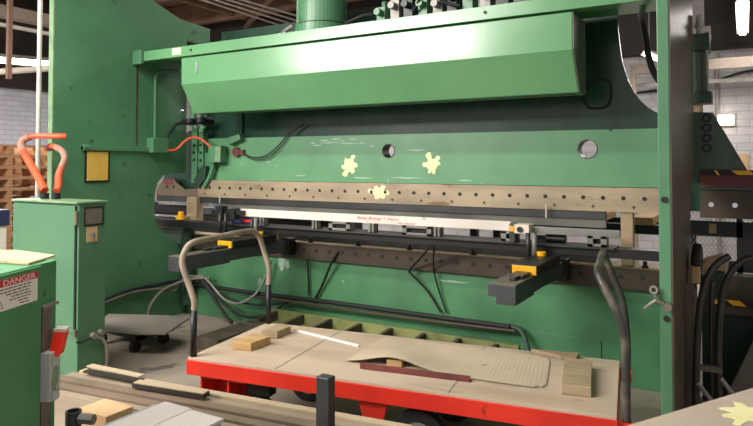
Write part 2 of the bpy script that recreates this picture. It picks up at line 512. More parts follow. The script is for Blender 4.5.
def splat(cx, cz, r, seed, y, spikes=6, sx=1.0):
    rnd = random.Random(seed)
    pts = []
    for k in range(spikes):
        L_ = r * (.75 + .5 * rnd.random())
        a0 = 2 * PI * k / spikes + .5 * (rnd.random() - .5)
        w = .26 + .12 * rnd.random()
        for da, rr in ((-w, .62 * r), (-w * .8, L_), (-.02, L_ * 1.05), (w * .8, L_ * .93), (w, .62 * r)):
            pts.append((cx + rr * sx * math.cos(a0 + da), cz + rr * math.sin(a0 + da)))
    return MB().prism(pts, 'y', y - .002, y)
part('paint_splat', splat(-3.135, 1.588, .098, 3, 4.874), PALEY, parent=ram, label='pale yellow paint splat left of centre on the ram')
part('paint_splat', splat(-2.30, 1.592, .088, 8, 4.874), PALEY, parent=ram, label='pale yellow paint splat right of the ram hole')
rnd = random.Random(5)
for x, z, w in ((-3.42, 1.82, .1), (-3.28, 1.83, .12), (-3.22, 1.815, .08), (-3.1, 1.825, .1), (-3.55, 1.80, .07), (-3.0, 1.79, .06), (-2.9, 1.76, .04), (-4.1, 1.62, .03), (-4.0, 1.58, .03), (-3.35, 1.80, .24), (-3.15, 1.79, .2), (-3.5, 1.775, .12), (-3.0, 1.475, .22), (-2.55, 1.48, .3), (-2.45, 1.718, .2), (-2.0, 1.465, .12), (-4.45, 1.60, .05), (-3.7, 1.49, .14)):
    pts = []
    for k in range(12):
        a = 2 * PI * k / 12
        pts.append((x + w / 2 * math.cos(a) * (.7 + .5 * rnd.random()), z + .006 * math.sin(a) * (.4 + 1.4 * rnd.random())))
    part('scrape', MB().prism(pts, 'y', 4.8725, 4.874), SCRAPE, parent=ram, label='pale scrape in the ram paint')
part('ram_cable', MB().tube([(-1.02, 4.918, 2.03), (-1.0, 4.918, 2.02), (-.90, 4.918, 2.025), (-.86, 4.918, 2.08), (-.86, 4.918, 2.2), (-.93, 4.918, 2.235), (-1.02, 4.918, 2.19), (-1.06, 4.918, 2.10), (-1.02, 4.918, 2.03)], .008), BLACKM, parent=ram)
for k in range(3):
    part('ram_screw', MB().cyl((-.90 + .05 * k, 4.874, 1.87 - .02 * (k % 2)), (-.90 + .05 * k, 4.866, 1.87 - .02 * (k % 2)), .008, n=8), BLACKM, parent=ram)

# clamp strip at the foot of the ram with its row of bolts
cs = part('clamp_strip', MB().prism([(-5.03, 1.25), (-.37, 1.25), (-.37, 1.428), (-5.03, 1.43)], 'y', 4.84, 4.874), TOOL, .002)
part('clamp_lug', MB().prism([(-5.68, 1.25), (-5.032, 1.25), (-5.032, 1.335), (-5.24, 1.325), (-5.33, 1.375), (-5.40, 1.435), (-5.56, 1.435), (-5.60, 1.40), (-5.66, 1.33)], 'y', 4.84, 4.874), LUG, .004, parent=cs, label='dark brown end lug of the clamp strip')
csr = part('clamp_strip', MB().box(-.268, .34, 4.84, 4.93, 1.235, 1.42), TOOLD, .002, label='dark brown clamp strip at the right end, shadow put into its colour')  # the dark brown also carries the shadow at this end
part('red_tip', MB().box(-5.555, -5.405, 4.836, 4.84, 1.375, 1.437), MAROON, parent=cs, label='dull red painted lug tip')
b0 = part('bolt', MB().cyl((-5.0, 4.842, 1.352), (-5.0, 4.836, 1.352), .015, n=14), BLACKM, parent=cs)
s0 = part('set_screw', MB().cyl((-4.93, 4.842, 1.288), (-4.93, 4.836, 1.288), .011, n=10), TOOLD, parent=cs)
for k in range(1, 33):
    dup_part(b0, (.1413 * k, 0, 0))
for k in range(1, 16):
    dup_part(s0, (.2826 * k, 0, 0))
for x in (-5.5, -5.4):
    dup_part(b0, (x + 5.0, 0, 0))
part('paint_splat', splat(-2.80, 1.345, .075, 11, 4.84, 6, 1.35), PALEY, parent=cs, label='pale yellow paint splat on the clamp strip')
for x in (-.2, -.06, .08, .22):
    part('bolt', MB().cyl((x, 4.842, 1.325), (x, 4.832, 1.325), .017, n=12), BRIGHT, parent=csr)
part('red_band', MB().box(-.268, .34, 4.918, 4.929, 1.44, 1.53), MAROON, parent=ram, label='dull red band on the right end of the ram')
part('bolt_ring', MB().ring((-.225, 4.93, 1.92), (-.225, 4.915, 1.92), .03, .018), BLACKM, parent=ram)
for z in (1.85, 1.78, 1.71):
    part('bolt_ring', MB().ring((-.225, 4.93, z), (-.225, 4.915, z), .03, .018), BLACKM, parent=ram)

# tooling
ph = part('punch_holder', MB().box(-5.68, -.89, 4.85, 4.93, 1.19, 1.25), DSTEEL, .003)
part('punch', MB().prism([(4.862, 1.19), (4.918, 1.19), (4.90, 1.125), (4.88, 1.125)], 'x', -4.68, -.89), STEEL, .002)
part('punch', MB().prism([(4.862, 1.19), (4.918, 1.19), (4.90, 1.15), (4.88, 1.15)], 'x', -5.68, -4.72), BRIGHT, .002, label='bright short punch section at the left end')
part('rail_pin', MB().cyl((-4.72, 4.845, 1.19), (-4.72, 4.845, 1.29), .006, n=8), PIPEW)
part('rail_pin', MB().cyl((-1.31, 4.80, 1.19), (-1.31, 4.80, 1.29), .006, n=8), PIPEW)

# bed
bed = part('bed', MB().box(-5.225, -.365, 4.875, 4.96, 0, .85), GBED, .003)
die = part('die_rail', MB().box(-5.225, -.365, 4.82, 4.874, .70, .85), TOOLD, .003)
part('die_ledge', MB().box(-5.225, -.365, 4.815, 4.98, .851, .862), DUST, .002, parent=die, label='dusty tan top ledge of the die rail')
d0 = part('bolt', MB().cyl((-5.02, 4.822, .79), (-5.02, 4.814, .79), .017, n=12), BLACKM, parent=die)
for k in range(1, 33):
    dup_part(d0, (.1413 * k, 0, 0))
st0 = part('stud', MB().cyl((-4.6, 4.84, .862), (-4.6, 4.84, .91), .014, n=8).cyl((-4.6, 4.84, .862), (-4.6, 4.84, .88), .024, n=6), BLACKM, parent=die)
for x in (-4.1, -3.55, -3.02, -2.5, -1.92, -1.3, -.62):
    dup_part(st0, (x + 4.6, 0, 0))
part('die', MB().prism([(4.90, .862), (5.0, .862), (5.0, .93), (4.98, .955), (4.92, .955), (4.90, .93)], 'x', -4.68, -.89), DSTEEL, .002)
part('bed_skirt', MB().box(-1.62, -.365, 4.862, 4.874, 0, .30), GBED, .002, parent=bed)
part('bed_skirt', MB().box(-.90, -.365, 4.848, 4.862, 0, .17), GBED, .002, parent=bed)
part('skirt_seam', MB().box(-.93, -.922, 4.86, 4.862, 0, .30), BLACKM, parent=bed)
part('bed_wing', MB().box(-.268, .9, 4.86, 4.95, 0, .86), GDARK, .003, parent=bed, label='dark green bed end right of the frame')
part('wing_rail', MB().box(-.268, .9, 4.81, 4.86, .60, .86), TOOLD, .003, parent=bed)
for x, z, w, h in ((-3.92, .63, .05, .10), (-3.85, .62, .03, .04), (-2.1, .62, .16, .012), (-3.2, .52, .015, .01)):
    pts = [(x + w * math.cos(2 * PI * k / 14) * (.6 + .6 * rnd.random()), z + h * math.sin(2 * PI * k / 14) * (.6 + .6 * rnd.random())) for k in range(14)]
    part('scrape', MB().prism(pts, 'y', 4.8735, 4.875), SCRAPE, parent=bed, label='pale worn patch in the bed paint')

# stop posts between ram and bed
part('stop_post', MB().box(-5.155, -5.01, 4.80, 4.90, .93, 1.25), WOODG, .004)
part('stop_post', MB().box(-.783, -.70, 4.85, 4.93, .86, 1.25), WOODG, .004)

# crown beam and deck
part('crown_beam', MB().box(-5.228, -.362, 4.184, 4.22, 2.615, 2.71).box(-5.228, -.362, 4.22, 4.86, 2.69, 2.71).box(-5.228, -.362, 4.22, 4.3, 2.615, 2.63), GCOVER, .002)
part('beam_bolt', MB().cyl((-4.45, 4.186, 2.665), (-4.45, 4.176, 2.665), .012, n=8), BLACKM)
part('beam_bolt', MB().cyl((-1.56, 4.186, 2.665), (-1.56, 4.176, 2.665), .012, n=8), BLACKM)
part('beam_foot', MB().box(-5.228, -5.10, 4.15, 4.184, 2.585, 2.72), GREEN, .003)
part('oil_tag', MB().box(-4.70, -4.58, 4.180, 4.184, 2.635, 2.70), CREAM, label='small white tag on the crown beam')
cov = part('cover', MB().prism([(4.20, 2.602), (4.20, 2.352), (4.365, 2.085), (4.56, 2.085), (4.56, 2.602)], 'x', -4.595, -.965), GCOVER, .006)
part('end_panel', MB().prism([(4.205, 2.60), (4.205, 2.354), (4.367, 2.09), (4.56, 2.09), (4.56, 2.60)], 'x', -.965, -.958), PLATE, parent=cov, label='dull grey-brown end panel of the cover')
part('cover_clip', MB().box(-4.40, -4.375, 4.19, 4.2, 2.44, 2.55), BRIGHT, parent=cov)

# tank and valves on the deck
tank = part('oil_tank', MB().cyl((-3.18, 4.50, 2.71), (-3.18, 4.50, 3.6), .215, n=40), GREEN, smooth=False)
part('tank_flange', MB().cyl((-3.18, 4.50, 2.71), (-3.18, 4.50, 2.80), .235, n=40), GREEN, parent=tank)
part('weld_bead', MB().ring((-3.18, 4.50, 2.80), (-3.18, 4.50, 2.812), .225, .21, 40), BLACKM, parent=tank)
part('tank_tag', MB().box(-3.33, -3.27, 4.315, 4.335, 3.03, 3.06), CREAM, parent=tank)
part('tank_bracket', MB().box(-3.50, -3.40, 4.55, 4.63, 2.71, 3.1), GREEN)
part('drain_pipe', MB().tube([(-3.52, 4.35, 2.73), (-3.44, 4.33, 2.77), (-3.38, 4.34, 2.80)], .02), GREYP)
vm = part('valve_manifold', MB().box(-2.62, -1.42, 4.46, 4.60, 2.71, 2.775), GREEN, .004)
rnd = random.Random(21)
for k, x in enumerate((-2.56, -2.43, -2.31, -2.18, -2.05, -1.93, -1.80, -1.66, -1.52)):
    h = .09 + .13 * rnd.random()
    b = MB().box(x - .04, x + .04, 4.45, 4.57, 2.775, 2.775 + h).cyl((x, 4.45, 2.775 + h * .55), (x, 4.38, 2.775 + h * .55), .03, n=12).cyl((x, 4.51, 2.775 + h), (x, 4.51, 2.83 + h), .022, n=8)
    part('valve', b, (GREEN, GREYP, BLACK)[k % 3], .002, parent=vm)
part('valve_hose', MB().tube([(-2.25, 4.42, 2.80), (-2.1, 4.36, 2.92), (-1.95, 4.40, 2.83), (-1.85, 4.42, 2.8)], .014), BLACKM, parent=vm)
part('valve_hose', MB().tube([(-2.62, 4.45, 2.83), (-2.75, 4.5, 2.85), (-2.95, 4.5, 2.8)], .016), BLACKM, parent=vm)

# hydraulic cylinders over the ram shoulders
def hyd(x):
    c = part('hydraulic_cylinder', MB().cyl((x, 5.06, 2.04), (x, 5.06, 2.50), .078, n=32), GDARK)
    part('cylinder_head', MB().box(x - .095, x + .09, 4.96, 5.16, 2.40, 2.52), GDARK, .004, parent=c)
    part('cylinder_foot', MB().box(x - .095, x + .10, 4.96, 5.16, 2.03, 2.11), GDARK, .004, parent=c)
    part('tie_rod', MB().cyl((x + .07, 4.98, 2.11), (x + .07, 4.98, 2.53), .011, n=10), STEEL, parent=c)
    part('piston_rod', MB().cyl((x, 5.06, 1.96), (x, 5.06, 2.03), .04, n=20), WOODG, parent=c)
    part('fitting', MB().cyl((x + .02, 5.0, 2.52), (x + .02, 5.0, 2.66), .02, n=10).cyl((x + .02, 5.0, 2.57), (x + .02, 5.0, 2.60), .032, n=6), GREYP, parent=c)
hyd(-.292)
hyd(-5.13)
part('hydraulic_hose', MB().tube([(-.30, 5.02, 2.08), (-.42, 5.02, 2.11), (-.54, 5.02, 2.22), (-.60, 5.02, 2.38), (-.63, 5.02, 2.6), (-.70, 5.02, 2.9)], .024), BLACKM)

# ram guide and switches at the left end of the ram
gd = part('ram_guide', MB().box(-5.10, -5.02, 4.81, 4.874, 1.40, 1.99).box(-4.98, -4.92, 4.80, 4.874, 1.48, 1.93).box(-5.10, -4.80, 4.83, 4.874, 1.56, 1.72), GREEN, .004)
for z in (1.64, 1.72, 1.80):
    part('guide_bolt', MB().cyl((-5.06, 4.812, z), (-5.06, 4.80, z), .014, n=8), BLACKM, parent=gd)
    part('guide_bolt', MB().cyl((-4.95, 4.802, z), (-4.95, 4.79, z), .014, n=8), BLACKM, parent=gd)
part('guide_toe', MB().prism([(-5.05, 1.42), (-4.93, 1.58), (-4.86, 1.58), (-4.88, 1.44), (-4.98, 1.36)], 'y', 4.79, 4.83), GDARK, .003, parent=gd)
part('guide_toe', MB().prism([(-4.80, 1.60), (-4.86, 1.46), (-4.94, 1.36), (-4.90, 1.34), (-4.80, 1.48), (-4.76, 1.60)], 'y', 4.80, 4.83), GREEN, .003, parent=gd)
part('limit_switch_box', MB().box(-4.80, -4.63, 4.76, 4.85, 1.615, 1.785), GREEN, .004)
part('switch_lid', MB().box(-4.70, -4.625, 4.752, 4.76, 1.62, 1.78), GEDGE, .002)
lsb = part('swivel_block', MB().box(-5.16, -4.80, 4.72, 4.84, 2.015, 2.065).cyl((-5.0, 4.70, 2.03), (-5.0, 4.70, 2.075), .05, n=20).cyl((-4.85, 4.70, 2.03), (-4.85, 4.70, 2.075), .05, n=20), BLACK, .003)
for x, z in ((-5.14, 2.16), (-4.92, 1.985), (-4.82, 1.98), (-4.66, 2.16)):
    part('bright_bolt', MB().cyl((x, 4.72, z), (x, 4.69, z), .02, n=8), BRIGHT, parent=lsb)
part('swivel_rod', MB().cyl((-5.02, 4.76, 1.99), (-5.02, 4.76, 2.4), .03, n=12).cyl((-4.90, 4.76, 1.93), (-4.90, 4.76, 2.02), .03, n=12), GREEN)
part('stop_bracket', MB().prism([(-4.62, 1.86), (-4.42, 1.905), (-4.40, 1.85), (-4.56, 1.79)], 'y', 4.80, 4.874), GREEN, .004)
part('stop_bracket_rib', MB().box(-4.56, -4.47, 4.90, 4.93, 1.88, 2.2), GRAMD, .003)
part('red_plug', MB().cyl((-4.50, 4.874, 1.722), (-4.50, 4.84, 1.722), .05, n=14).box(-4.47, -4.40, 4.845, 4.872, 1.695, 1.745), MAROON, label='dull red cable plug on the ram')
part('plug_cord', MB().tube([(-4.42, 4.85, 1.72), (-4.30, 4.85, 1.67), (-4.12, 4.85, 1.68), (-3.95, 4.85, 1.78), (-3.80, 4.86, 1.92), (-3.66, 4.88, 1.98)], .006), BLACKM)
part('plug_cord', MB().tube([(-4.42, 4.85, 1.71), (-4.27, 4.85, 1.645), (-4.07, 4.85, 1.66), (-3.93, 4.85, 1.76), (-3.79, 4.86, 1.90), (-3.68, 4.88, 1.98)], .005), BLACKM)

# fittings on the inside of the left frame
pl = part('placard', MB().box(-5.23, -5.215, 3.64, 3.895, 1.43, 1.73), BLACK, .002, label='dark frame of the yellow placard')
part('placard_board', MB().box(-5.217, -5.211, 3.655, 3.875, 1.447, 1.715), PLAC, parent=pl, label='blank yellow board')
part('conduit_arm', MB().box(-5.23, -5.19, 3.60, 4.34, 1.725, 1.765).cyl((-5.21, 3.60, 1.75), (-5.21, 3.66, 1.75), .03, n=14), GREEN, .003)
jb = part('junction_box', MB().box(-5.23, -5.13, 4.33, 4.53, 1.715, 1.865), GREEN, .004)
part('conduit', MB().tube([(-5.20, 4.41, 1.865), (-5.20, 4.41, 2.40), (-5.20, 4.42, 2.50), (-5.20, 4.50, 2.56), (-5.20, 4.60, 2.58), (-5.20, 4.84, 2.585)], .014), GREEN)
part('orange_cable', MB().tube([(-5.14, 4.52, 1.74), (-5.10, 4.60, 1.75), (-5.05, 4.66, 1.83), (-5.0, 4.70, 1.87), (-4.90, 4.72, 1.87), (-4.80, 4.76, 1.80), (-4.77, 4.78, 1.75)], .013), ORANGE)
part('black_cable', MB().tube([(-5.17, 4.53, 1.83), (-5.17, 4.56, 1.90), (-5.17, 4.66, 2.01), (-5.15, 4.72, 2.035), (-5.10, 4.74, 2.04)], .014), BLACKM)

# back gauge
bg = part('gauge_beam', MB().box(-5.66, -.372, 4.55, 4.68, .955, 1.022), BLACK, .004)
ch = part('gauge_channel', MB().box(-4.42, -.77, 4.54, 4.70, 1.022, 1.03).box(-4.42, -.77, 4.50, 4.54, 1.016, 1.028), DSTEEL, .001)
wb = part('gauge_bar', MB().box(-4.40, -1.50, 4.53, 4.55, 1.105, 1.175), WHITEB, .002, label='long off-white gauge bar with red handwriting')
M1 = Matrix.Translation((-2.84, 4.5285, 1.138)) @ FACE_NY
part('handwriting', text_mesh('Bent Bump 1 Alum', .03, M1, .0004, shear=.2, sx=1.75), REDINK, parent=wb, label='faint red handwriting on the white bar')
M2 = Matrix.Translation((-2.45, 4.5285, 1.113)) @ FACE_NY
part('handwriting', text_mesh('not use bar', .024, M2, .0004, shear=.2, sx=1.5), REDINK, parent=wb, label='smaller red handwriting, lower right')
part('gauge_bar', MB().box(-1.325, -.735, 4.52, 4.56, 1.098, 1.148), STEEL, .003, label='shorter grey gauge bar at the right')
def post_br(x, w=.05):
    part('gauge_bracket', MB().box(x, x + .022, 4.515, 4.60, 1.03, 1.105).box(x + w - .018, x + w, 4.52, 4.60, 1.03, 1.105).box(x, x + w, 4.58, 4.60, 1.03, 1.105), STEEL, .002)
def box_br(x, w):
    part('gauge_bracket', MB().box(x, x + w, 4.515, 4.53, 1.03, 1.05).box(x, x + w, 4.515, 4.53, 1.085, 1.105).box(x, x + .04, 4.515, 4.60, 1.03, 1.105).box(x + w - .04, x + w, 4.515, 4.60, 1.03, 1.105).box(x + .04, x + w - .04, 4.57, 4.59, 1.03, 1.105), STEEL, .002)
    part('bracket_slot', MB().box(x + .042, x + w - .042, 4.556, 4.566, 1.052, 1.083), BLACKM)
for x in (-3.90, -3.30, -2.72, -2.12):
    post_br(x)
for x, w in ((-3.12, .22), (-2.40, .26), (-1.57, .12), (-.95, .13)):
    box_br(x, w)
part('gauge_pad', MB().box(-4.30, -4.0, 4.58, 4.64, 1.03, 1.075), BLUE, .006, label='blue rag or pad under the white bar')
part('gauge_pad', MB().box(-4.16, -4.05, 4.56, 4.62, 1.045, 1.07), REDP, .006, label='red tool grip under the white bar')
part('gauge_motor', MB().cyl((-1.26, 4.62, 1.06), (-1.12, 4.62, 1.06), .032, n=16).box(-1.36, -1.24, 4.60, 4.66, 1.03, 1.075), BLACK, .003)
cb = part('clamp_block', MB().box(-1.445, -1.335, 4.44, 4.56, 1.10, 1.165), CREAM, .003)
part('clamp_bolt', MB().cyl((-1.40, 4.442, 1.13), (-1.40, 4.425, 1.13), .02, n=12), BLACKM, parent=cb)
part('clamp_plate', MB().box(-1.49, -1.45, 4.47, 4.55, 1.03, 1.165), DSTEEL, .002, parent=cb)
part('amber_inset', MB().box(-1.485, -1.455, 4.464, 4.47, 1.11, 1.15), YEL, parent=cb)
part('finger_stack', MB().box(-4.46, -4.08, 4.46, 4.60, 1.12, 1.16).box(-4.36, -4.28, 4.42, 4.50, 1.06, 1.2).box(-4.22, -4.14, 4.44, 4.52, 1.08, 1.18), BLACK, .003)
part('finger_rod', MB().cyl((-4.30, 4.42, .96), (-4.30, 4.42, 1.14), .017, n=12), DSTEEL, smooth=True)
part('finger_rod', MB().cyl((-4.23, 4.42, .96), (-4.23, 4.42, 1.14), .017, n=12), DSTEEL, smooth=True)
part('finger_tip', MB().box(-4.48, -4.42, 4.52, 4.58, 1.14, 1.19), BLUE, .004)
part('yellow_knob', MB().cyl((-5.02, 4.60, 1.03), (-5.02, 4.60, 1.07), .05, n=12).cyl((-5.02, 4.60, 1.07), (-5.02, 4.60, 1.11), .03, n=12), YEL, .003)
part('throat_bar', MB().box(-5.66, -5.10, 4.76, 4.80, 1.03, 1.05), BRIGHT, .002, label='bright rod seen through the left throat')
part('throat_plate', MB().box(-5.95, -5.20, 4.90, 4.95, .87, 1.03), TOOLD, .002)
part('throat_plate', MB().box(-5.95, -5.22, 5.0, 5.03, 1.055, 1.165), BLACK, .002)
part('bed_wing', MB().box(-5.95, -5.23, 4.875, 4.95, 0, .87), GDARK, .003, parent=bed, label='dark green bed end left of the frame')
part('throat_pad', MB().cyl((-5.13, 4.80, .12), (-5.13, 4.80, .93), .075, n=20), GDARK)

def gauge_arm(dx, y0=3.58):
    a = part('support_arm', MB().prism([(y0, .775), (3.95, .775), (3.95, .79), (4.18, .79), (4.75, .77), (4.75, .885), (4.18, .885), (4.1, .888), (y0, .888)], 'x', -1.277 + dx, -1.157 + dx), CHAR, .004)
    part('arm_rail', MB().box(-1.357 + dx, -1.279 + dx, y0 + .08, 4.70, .80, .872), CHAR, .004, parent=a)
    part('arm_top_plate', MB().box(-1.277 + dx, -1.16 + dx, y0 + .01, 4.10, .888, .894).box(-1.355 + dx, -1.281 + dx, y0 + .09, 4.10, .872, .878), PLATE, .002, parent=a, label='dusty grey-brown top plates')
    part('bracket_plate', MB().box(-1.30 + dx, -1.144 + dx, 3.95, 3.965, .896, .952), YEL, .002, parent=a, label='yellow bracket plate')
    part('slide_block', MB().box(-1.27 + dx, -1.18 + dx, 3.80, 3.95, .896, .918).box(-1.245 + dx, -1.205 + dx, 3.72, 3.80, .896, .915), DSTEEL, .003, parent=a)
    part('carriage', MB().box(-1.32 + dx, -1.14 + dx, 3.966, 4.54, .888, .955), BLACK, .006, parent=a)
    part('carriage_cap', MB().cyl((-1.24 + dx, 4.42, .955), (-1.24 + dx, 4.42, .985), .032, n=16), YEL, .003, parent=a, label='yellow cap')
    part('arm_bracket', MB().box(-1.22 + dx, -1.135 + dx, 4.70, 4.815, .74, .90), BLACK, .004, parent=a)
    part('gauge_rod', MB().cyl((-1.335 + dx, 4.42, .95), (-1.335 + dx, 4.42, 1.11), .017, n=14), DSTEEL, .0, True, parent=a)
    part('gauge_rod', MB().cyl((-1.29 + dx, 4.42, .95), (-1.29 + dx, 4.42, 1.11), .017, n=14), STEEL, .0, True, parent=a)
    return a
gauge_arm(0)
gauge_arm(-2.57, 3.40)
part('brass_fitting', MB().tube([(-3.96, 4.80, .74), (-3.93, 4.79, .79), (-3.93, 4.79, .86)], .013).cyl((-3.93, 4.79, .86), (-3.93, 4.79, .93), .02, n=10), PLAC, label='brass grease fitting')

# cords hanging down the bed and the bundle along it
part('bed_cord', MB().tube([(-3.58, 4.83, .70), (-3.575, 4.845, .5), (-3.57, 4.84, .36)], .009), BLACKM)
part('bed_cord', MB().tube([(-3.22, 4.812, .80), (-3.28, 4.80, .70), (-3.42, 4.84, .46), (-3.52, 4.84, .30)], .012), BLACKM)
part('bed_cord', MB().tube([(-2.15, 4.53, .96), (-2.30, 4.68, .84), (-2.47, 4.79, .70), (-2.45, 4.81, .65), (-2.33, 4.85, .52), (-2.21, 4.85, .36)], .009), BLACKM)
part('bed_cord', MB().tube([(-2.12, 4.53, .96), (-2.25, 4.79, .74), (-2.23, 4.84, .56), (-2.16, 4.85, .36)], .007), BLACKM)
part('cable_bundle', MB().tube([(-5.1, 4.80, .34), (-4.3, 4.80, .325), (-3.2, 4.80, .335), (-2.2, 4.80, .33), (-1.6, 4.80, .33)], .02, smooth=3), BLACKM)
part('cable_bundle', MB().tube([(-4.2, 4.77, .30), (-3.2, 4.77, .295), (-2.2, 4.77, .30), (-1.55, 4.77, .31)], .012, smooth=3), TOOLD)
part('bed_pipe', MB().tube([(-1.62, 4.82, .33), (-1.5, 4.80, .30), (-1.40, 4.70, .1), (-1.36, 4.66, .0)], .02), GDARK)
for pts, r, m in (
    ([(-5.205, 3.35, .22), (-5.20, 3.7, .29), (-5.20, 4.1, .36), (-5.18, 4.5, .37), (-5.1, 4.78, .38), (-4.9, 4.82, .38)], .018, BLACKM),
    ([(-5.20, 3.35, .24), (-5.19, 3.8, .30), (-5.18, 4.15, .345), (-5.15, 4.45, .33), (-5.1, 4.60, .30), (-5.05, 4.70, .42), (-4.9, 4.78, .42)], .013, PLATE),
    ([(-5.15, 4.30, .10), (-5.15, 4.36, .22), (-5.12, 4.5, .33), (-5.0, 4.7, .40), (-4.8, 4.8, .42)], .015, PLATE),
    ([(-4.95, 4.78, .44), (-4.80, 4.76, .40), (-4.55, 4.74, .24), (-4.35, 4.74, .22), (-4.15, 4.76, .33), (-4.05, 4.80, .52), (-4.0, 4.81, .66)], .012, GREYP),
    ([(-4.95, 4.78, .42), (-4.75, 4.76, .28), (-4.55, 4.72, .12), (-4.4, 4.70, .03)], .016, BLACKM),
    ([(-4.9, 4.78, .40), (-4.6, 4.74, .22), (-4.3, 4.74, .10), (-4.0, 4.76, .14), (-3.8, 4.78, .28)], .013, BLACKM),
    ([(-4.95, 4.80, .36), (-4.5, 4.78, .24), (-4.1, 4.78, .22), (-3.7, 4.80, .30)], .010, BLACKM)):
    part('floor_cable', MB().tube(pts, r), m)

# ================================================================== NEAR THE LEFT FRAME
cab = thing('electrical_cabinet', 'green electrical cabinet with dusty top and key lock, left of the yellow placard', 'cabinet', (-4.6, 2.92, 0))
obj('body', MB().box(-4.895, -4.101, 2.815, 3.04, 0, 1.315), GCAB, cab, .006)
obj('cabinet_top', MB().box(-4.905, -4.09, 2.79, 3.05, 1.315, 1.33), GEDGE, cab, .003, label='dusty pale edge of the cabinet top')
dr = obj('door', MB().box(-4.89, -4.125, 2.797, 2.815, .40, 1.30), GCAB, cab, .004)
for z in (1.24, 1.19, .40):
    obj('hinge', MB().cyl((-4.113, 2.803, z - .025), (-4.113, 2.803, z + .025), .014, n=10), PLATE, dr)
obj('door_gap', MB().box(-4.125, -4.118, 2.806, 2.815, .39, 1.30), BLACKM, cab)
pt = obj('name_plate', MB().box(-4.101, -4.094, 2.85, 3.01, 1.155, 1.29), PLATE, cab, .002, label='blank grey-brown name plate')
obj('plate_rim', MB().box(-4.094, -4.091, 2.85, 3.01, 1.28, 1.29).box(-4.094, -4.091, 2.85, 3.01, 1.155, 1.165).box(-4.094, -4.091, 2.85, 2.86, 1.165, 1.28).box(-4.094, -4.091, 3.0, 3.01, 1.165, 1.28), BLACK, pt)
lk = obj('lock_plate', MB().box(-4.101, -4.096, 2.875, 2.965, 1.035, 1.145), CARD, cab, .002, label='tan lock plate')
obj('key', MB().cyl((-4.096, 2.92, 1.09), (-4.075, 2.92, 1.09), .014, n=10).box(-4.085, -4.07, 2.912, 2.928, 1.06, 1.10), STEEL, lk)
wl = obj('cable_loop', MB().tube([(-4.09, 2.80, .34), (-4.085, 2.84, .335), (-4.08, 2.90, .345), (-4.08, 2.95, .36)], .008), BLACKM, cab)
obj('cable_clamp', MB().cyl((-4.10, 2.93, .36), (-4.065, 2.93, .36), .022, n=12).cyl((-4.10, 2.99, .37), (-4.065, 2.99, .37), .02, n=12), GREYP, cab)
obj('cable_tail', MB().tube([(-4.08, 2.95, .345), (-4.075, 3.0, .32), (-4.07, 3.03, .25), (-4.07, 3.035, .16), (-4.08, 3.03, .08)], .012), GREYP, cab)
obj('hose_gland', MB().cyl((-4.71, 2.94, 1.33), (-4.71, 2.94, 1.375), .032, n=14).cyl((-4.58, 2.95, 1.33), (-4.58, 2.95, 1.375), .032, n=14), BLACK, cab)

h1 = thing('hose', 'thick orange hose with worn grey elbow, curving up left of the frame', 'hose', (-4.71, 2.94, 1.395), group=None)
obj('hose_run', MB().tube([(-4.71, 2.94, 1.395), (-4.76, 2.95, 1.43), (-4.90, 2.98, 1.53), (-5.08, 3.02, 1.64), (-5.17, 3.04, 1.70)], .03), ORANGE, h1)
obj('hose_elbow', MB().tube([(-5.17, 3.04, 1.70), (-5.24, 3.06, 1.75), (-5.25, 3.08, 1.80), (-5.19, 3.10, 1.83)], .031), GREYH, h1, label='worn grey elbow')
obj('hose_run', MB().tube([(-5.19, 3.10, 1.83), (-5.10, 3.13, 1.835), (-4.95, 3.19, 1.832), (-4.90, 3.24, 1.83)], .024), ORANGE, h1)
h2 = thing('hose', 'orange hose arching from the cabinet top against the frame edge', 'hose', (-4.58, 2.95, 1.395))
obj('hose_run', MB().tube([(-4.58, 2.95, 1.395), (-4.60, 2.98, 1.43), (-4.66, 3.02, 1.51), (-4.665, 3.05, 1.58)], .026), ORANGE, h2)
obj('hose_elbow', MB().tube([(-4.665, 3.05, 1.58), (-4.66, 3.07, 1.64), (-4.72, 3.09, 1.70), (-4.82, 3.10, 1.735)], .026), GREYH, h2, label='worn grey bend')
obj('hose_run', MB().tube([(-4.82, 3.10, 1.735), (-4.87, 3.11, 1.745), (-4.94, 3.13, 1.742)], .022), ORANGE, h2)
obj('hose_coupling', MB().cyl((-4.92, 3.12, 1.743), (-5.0, 3.15, 1.735), .03, n=14), MAROON, h2)

o = obj('pipe_post', MB().cyl((-5.64, 3.45, 0), (-5.64, 3.45, 5.18), .021, n=16), PIPEW, smooth=True)
tag(o, 'white vertical pipe just left of the tall frame edge', 'pipe')

# steel column, pipe and pallets far left
o = obj('drop_bar', MB().box(-7.63, -7.58, 4.25, 4.30, 2.62, 5.2), BEAMB)
tag(o, 'thin rusty drop bar hanging in front of the glowing lamp at upper left', 'bar')
o = obj('overhead_pipe', MB().tube([(-10.5, 2.0, 2.3), (-8.0, 4.39, 2.75), (-6.6, 5.9, 3.0)], .04, smooth=0).box(-8.02, -7.98, 4.25, 4.29, 2.70, 4.715), PIPEW, smooth=True)
tag(o, 'pale sloping overhead pipe under the left lamp', 'pipe')
o = obj('overhead_tube', MB().tube([(-9.0, 2.0, 3.57), (-9.0, 7.5, 3.55)], .03, smooth=0), PIPEW, smooth=True)
tag(o, 'thin pale tube crossing the dark ceiling above the left lamp', 'pipe')
o = obj('girder', MB().box(-10.0, -9.8, 0, 8.5, 3.87, 4.05).box(-9.95, -9.85, 2.2, 2.3, 4.05, 4.72).box(-9.95, -9.85, 8.2, 8.3, 4.05, 4.72), BEAMG)
tag(o, 'grey-tan girder crossing the dark ceiling at upper left', 'girder')

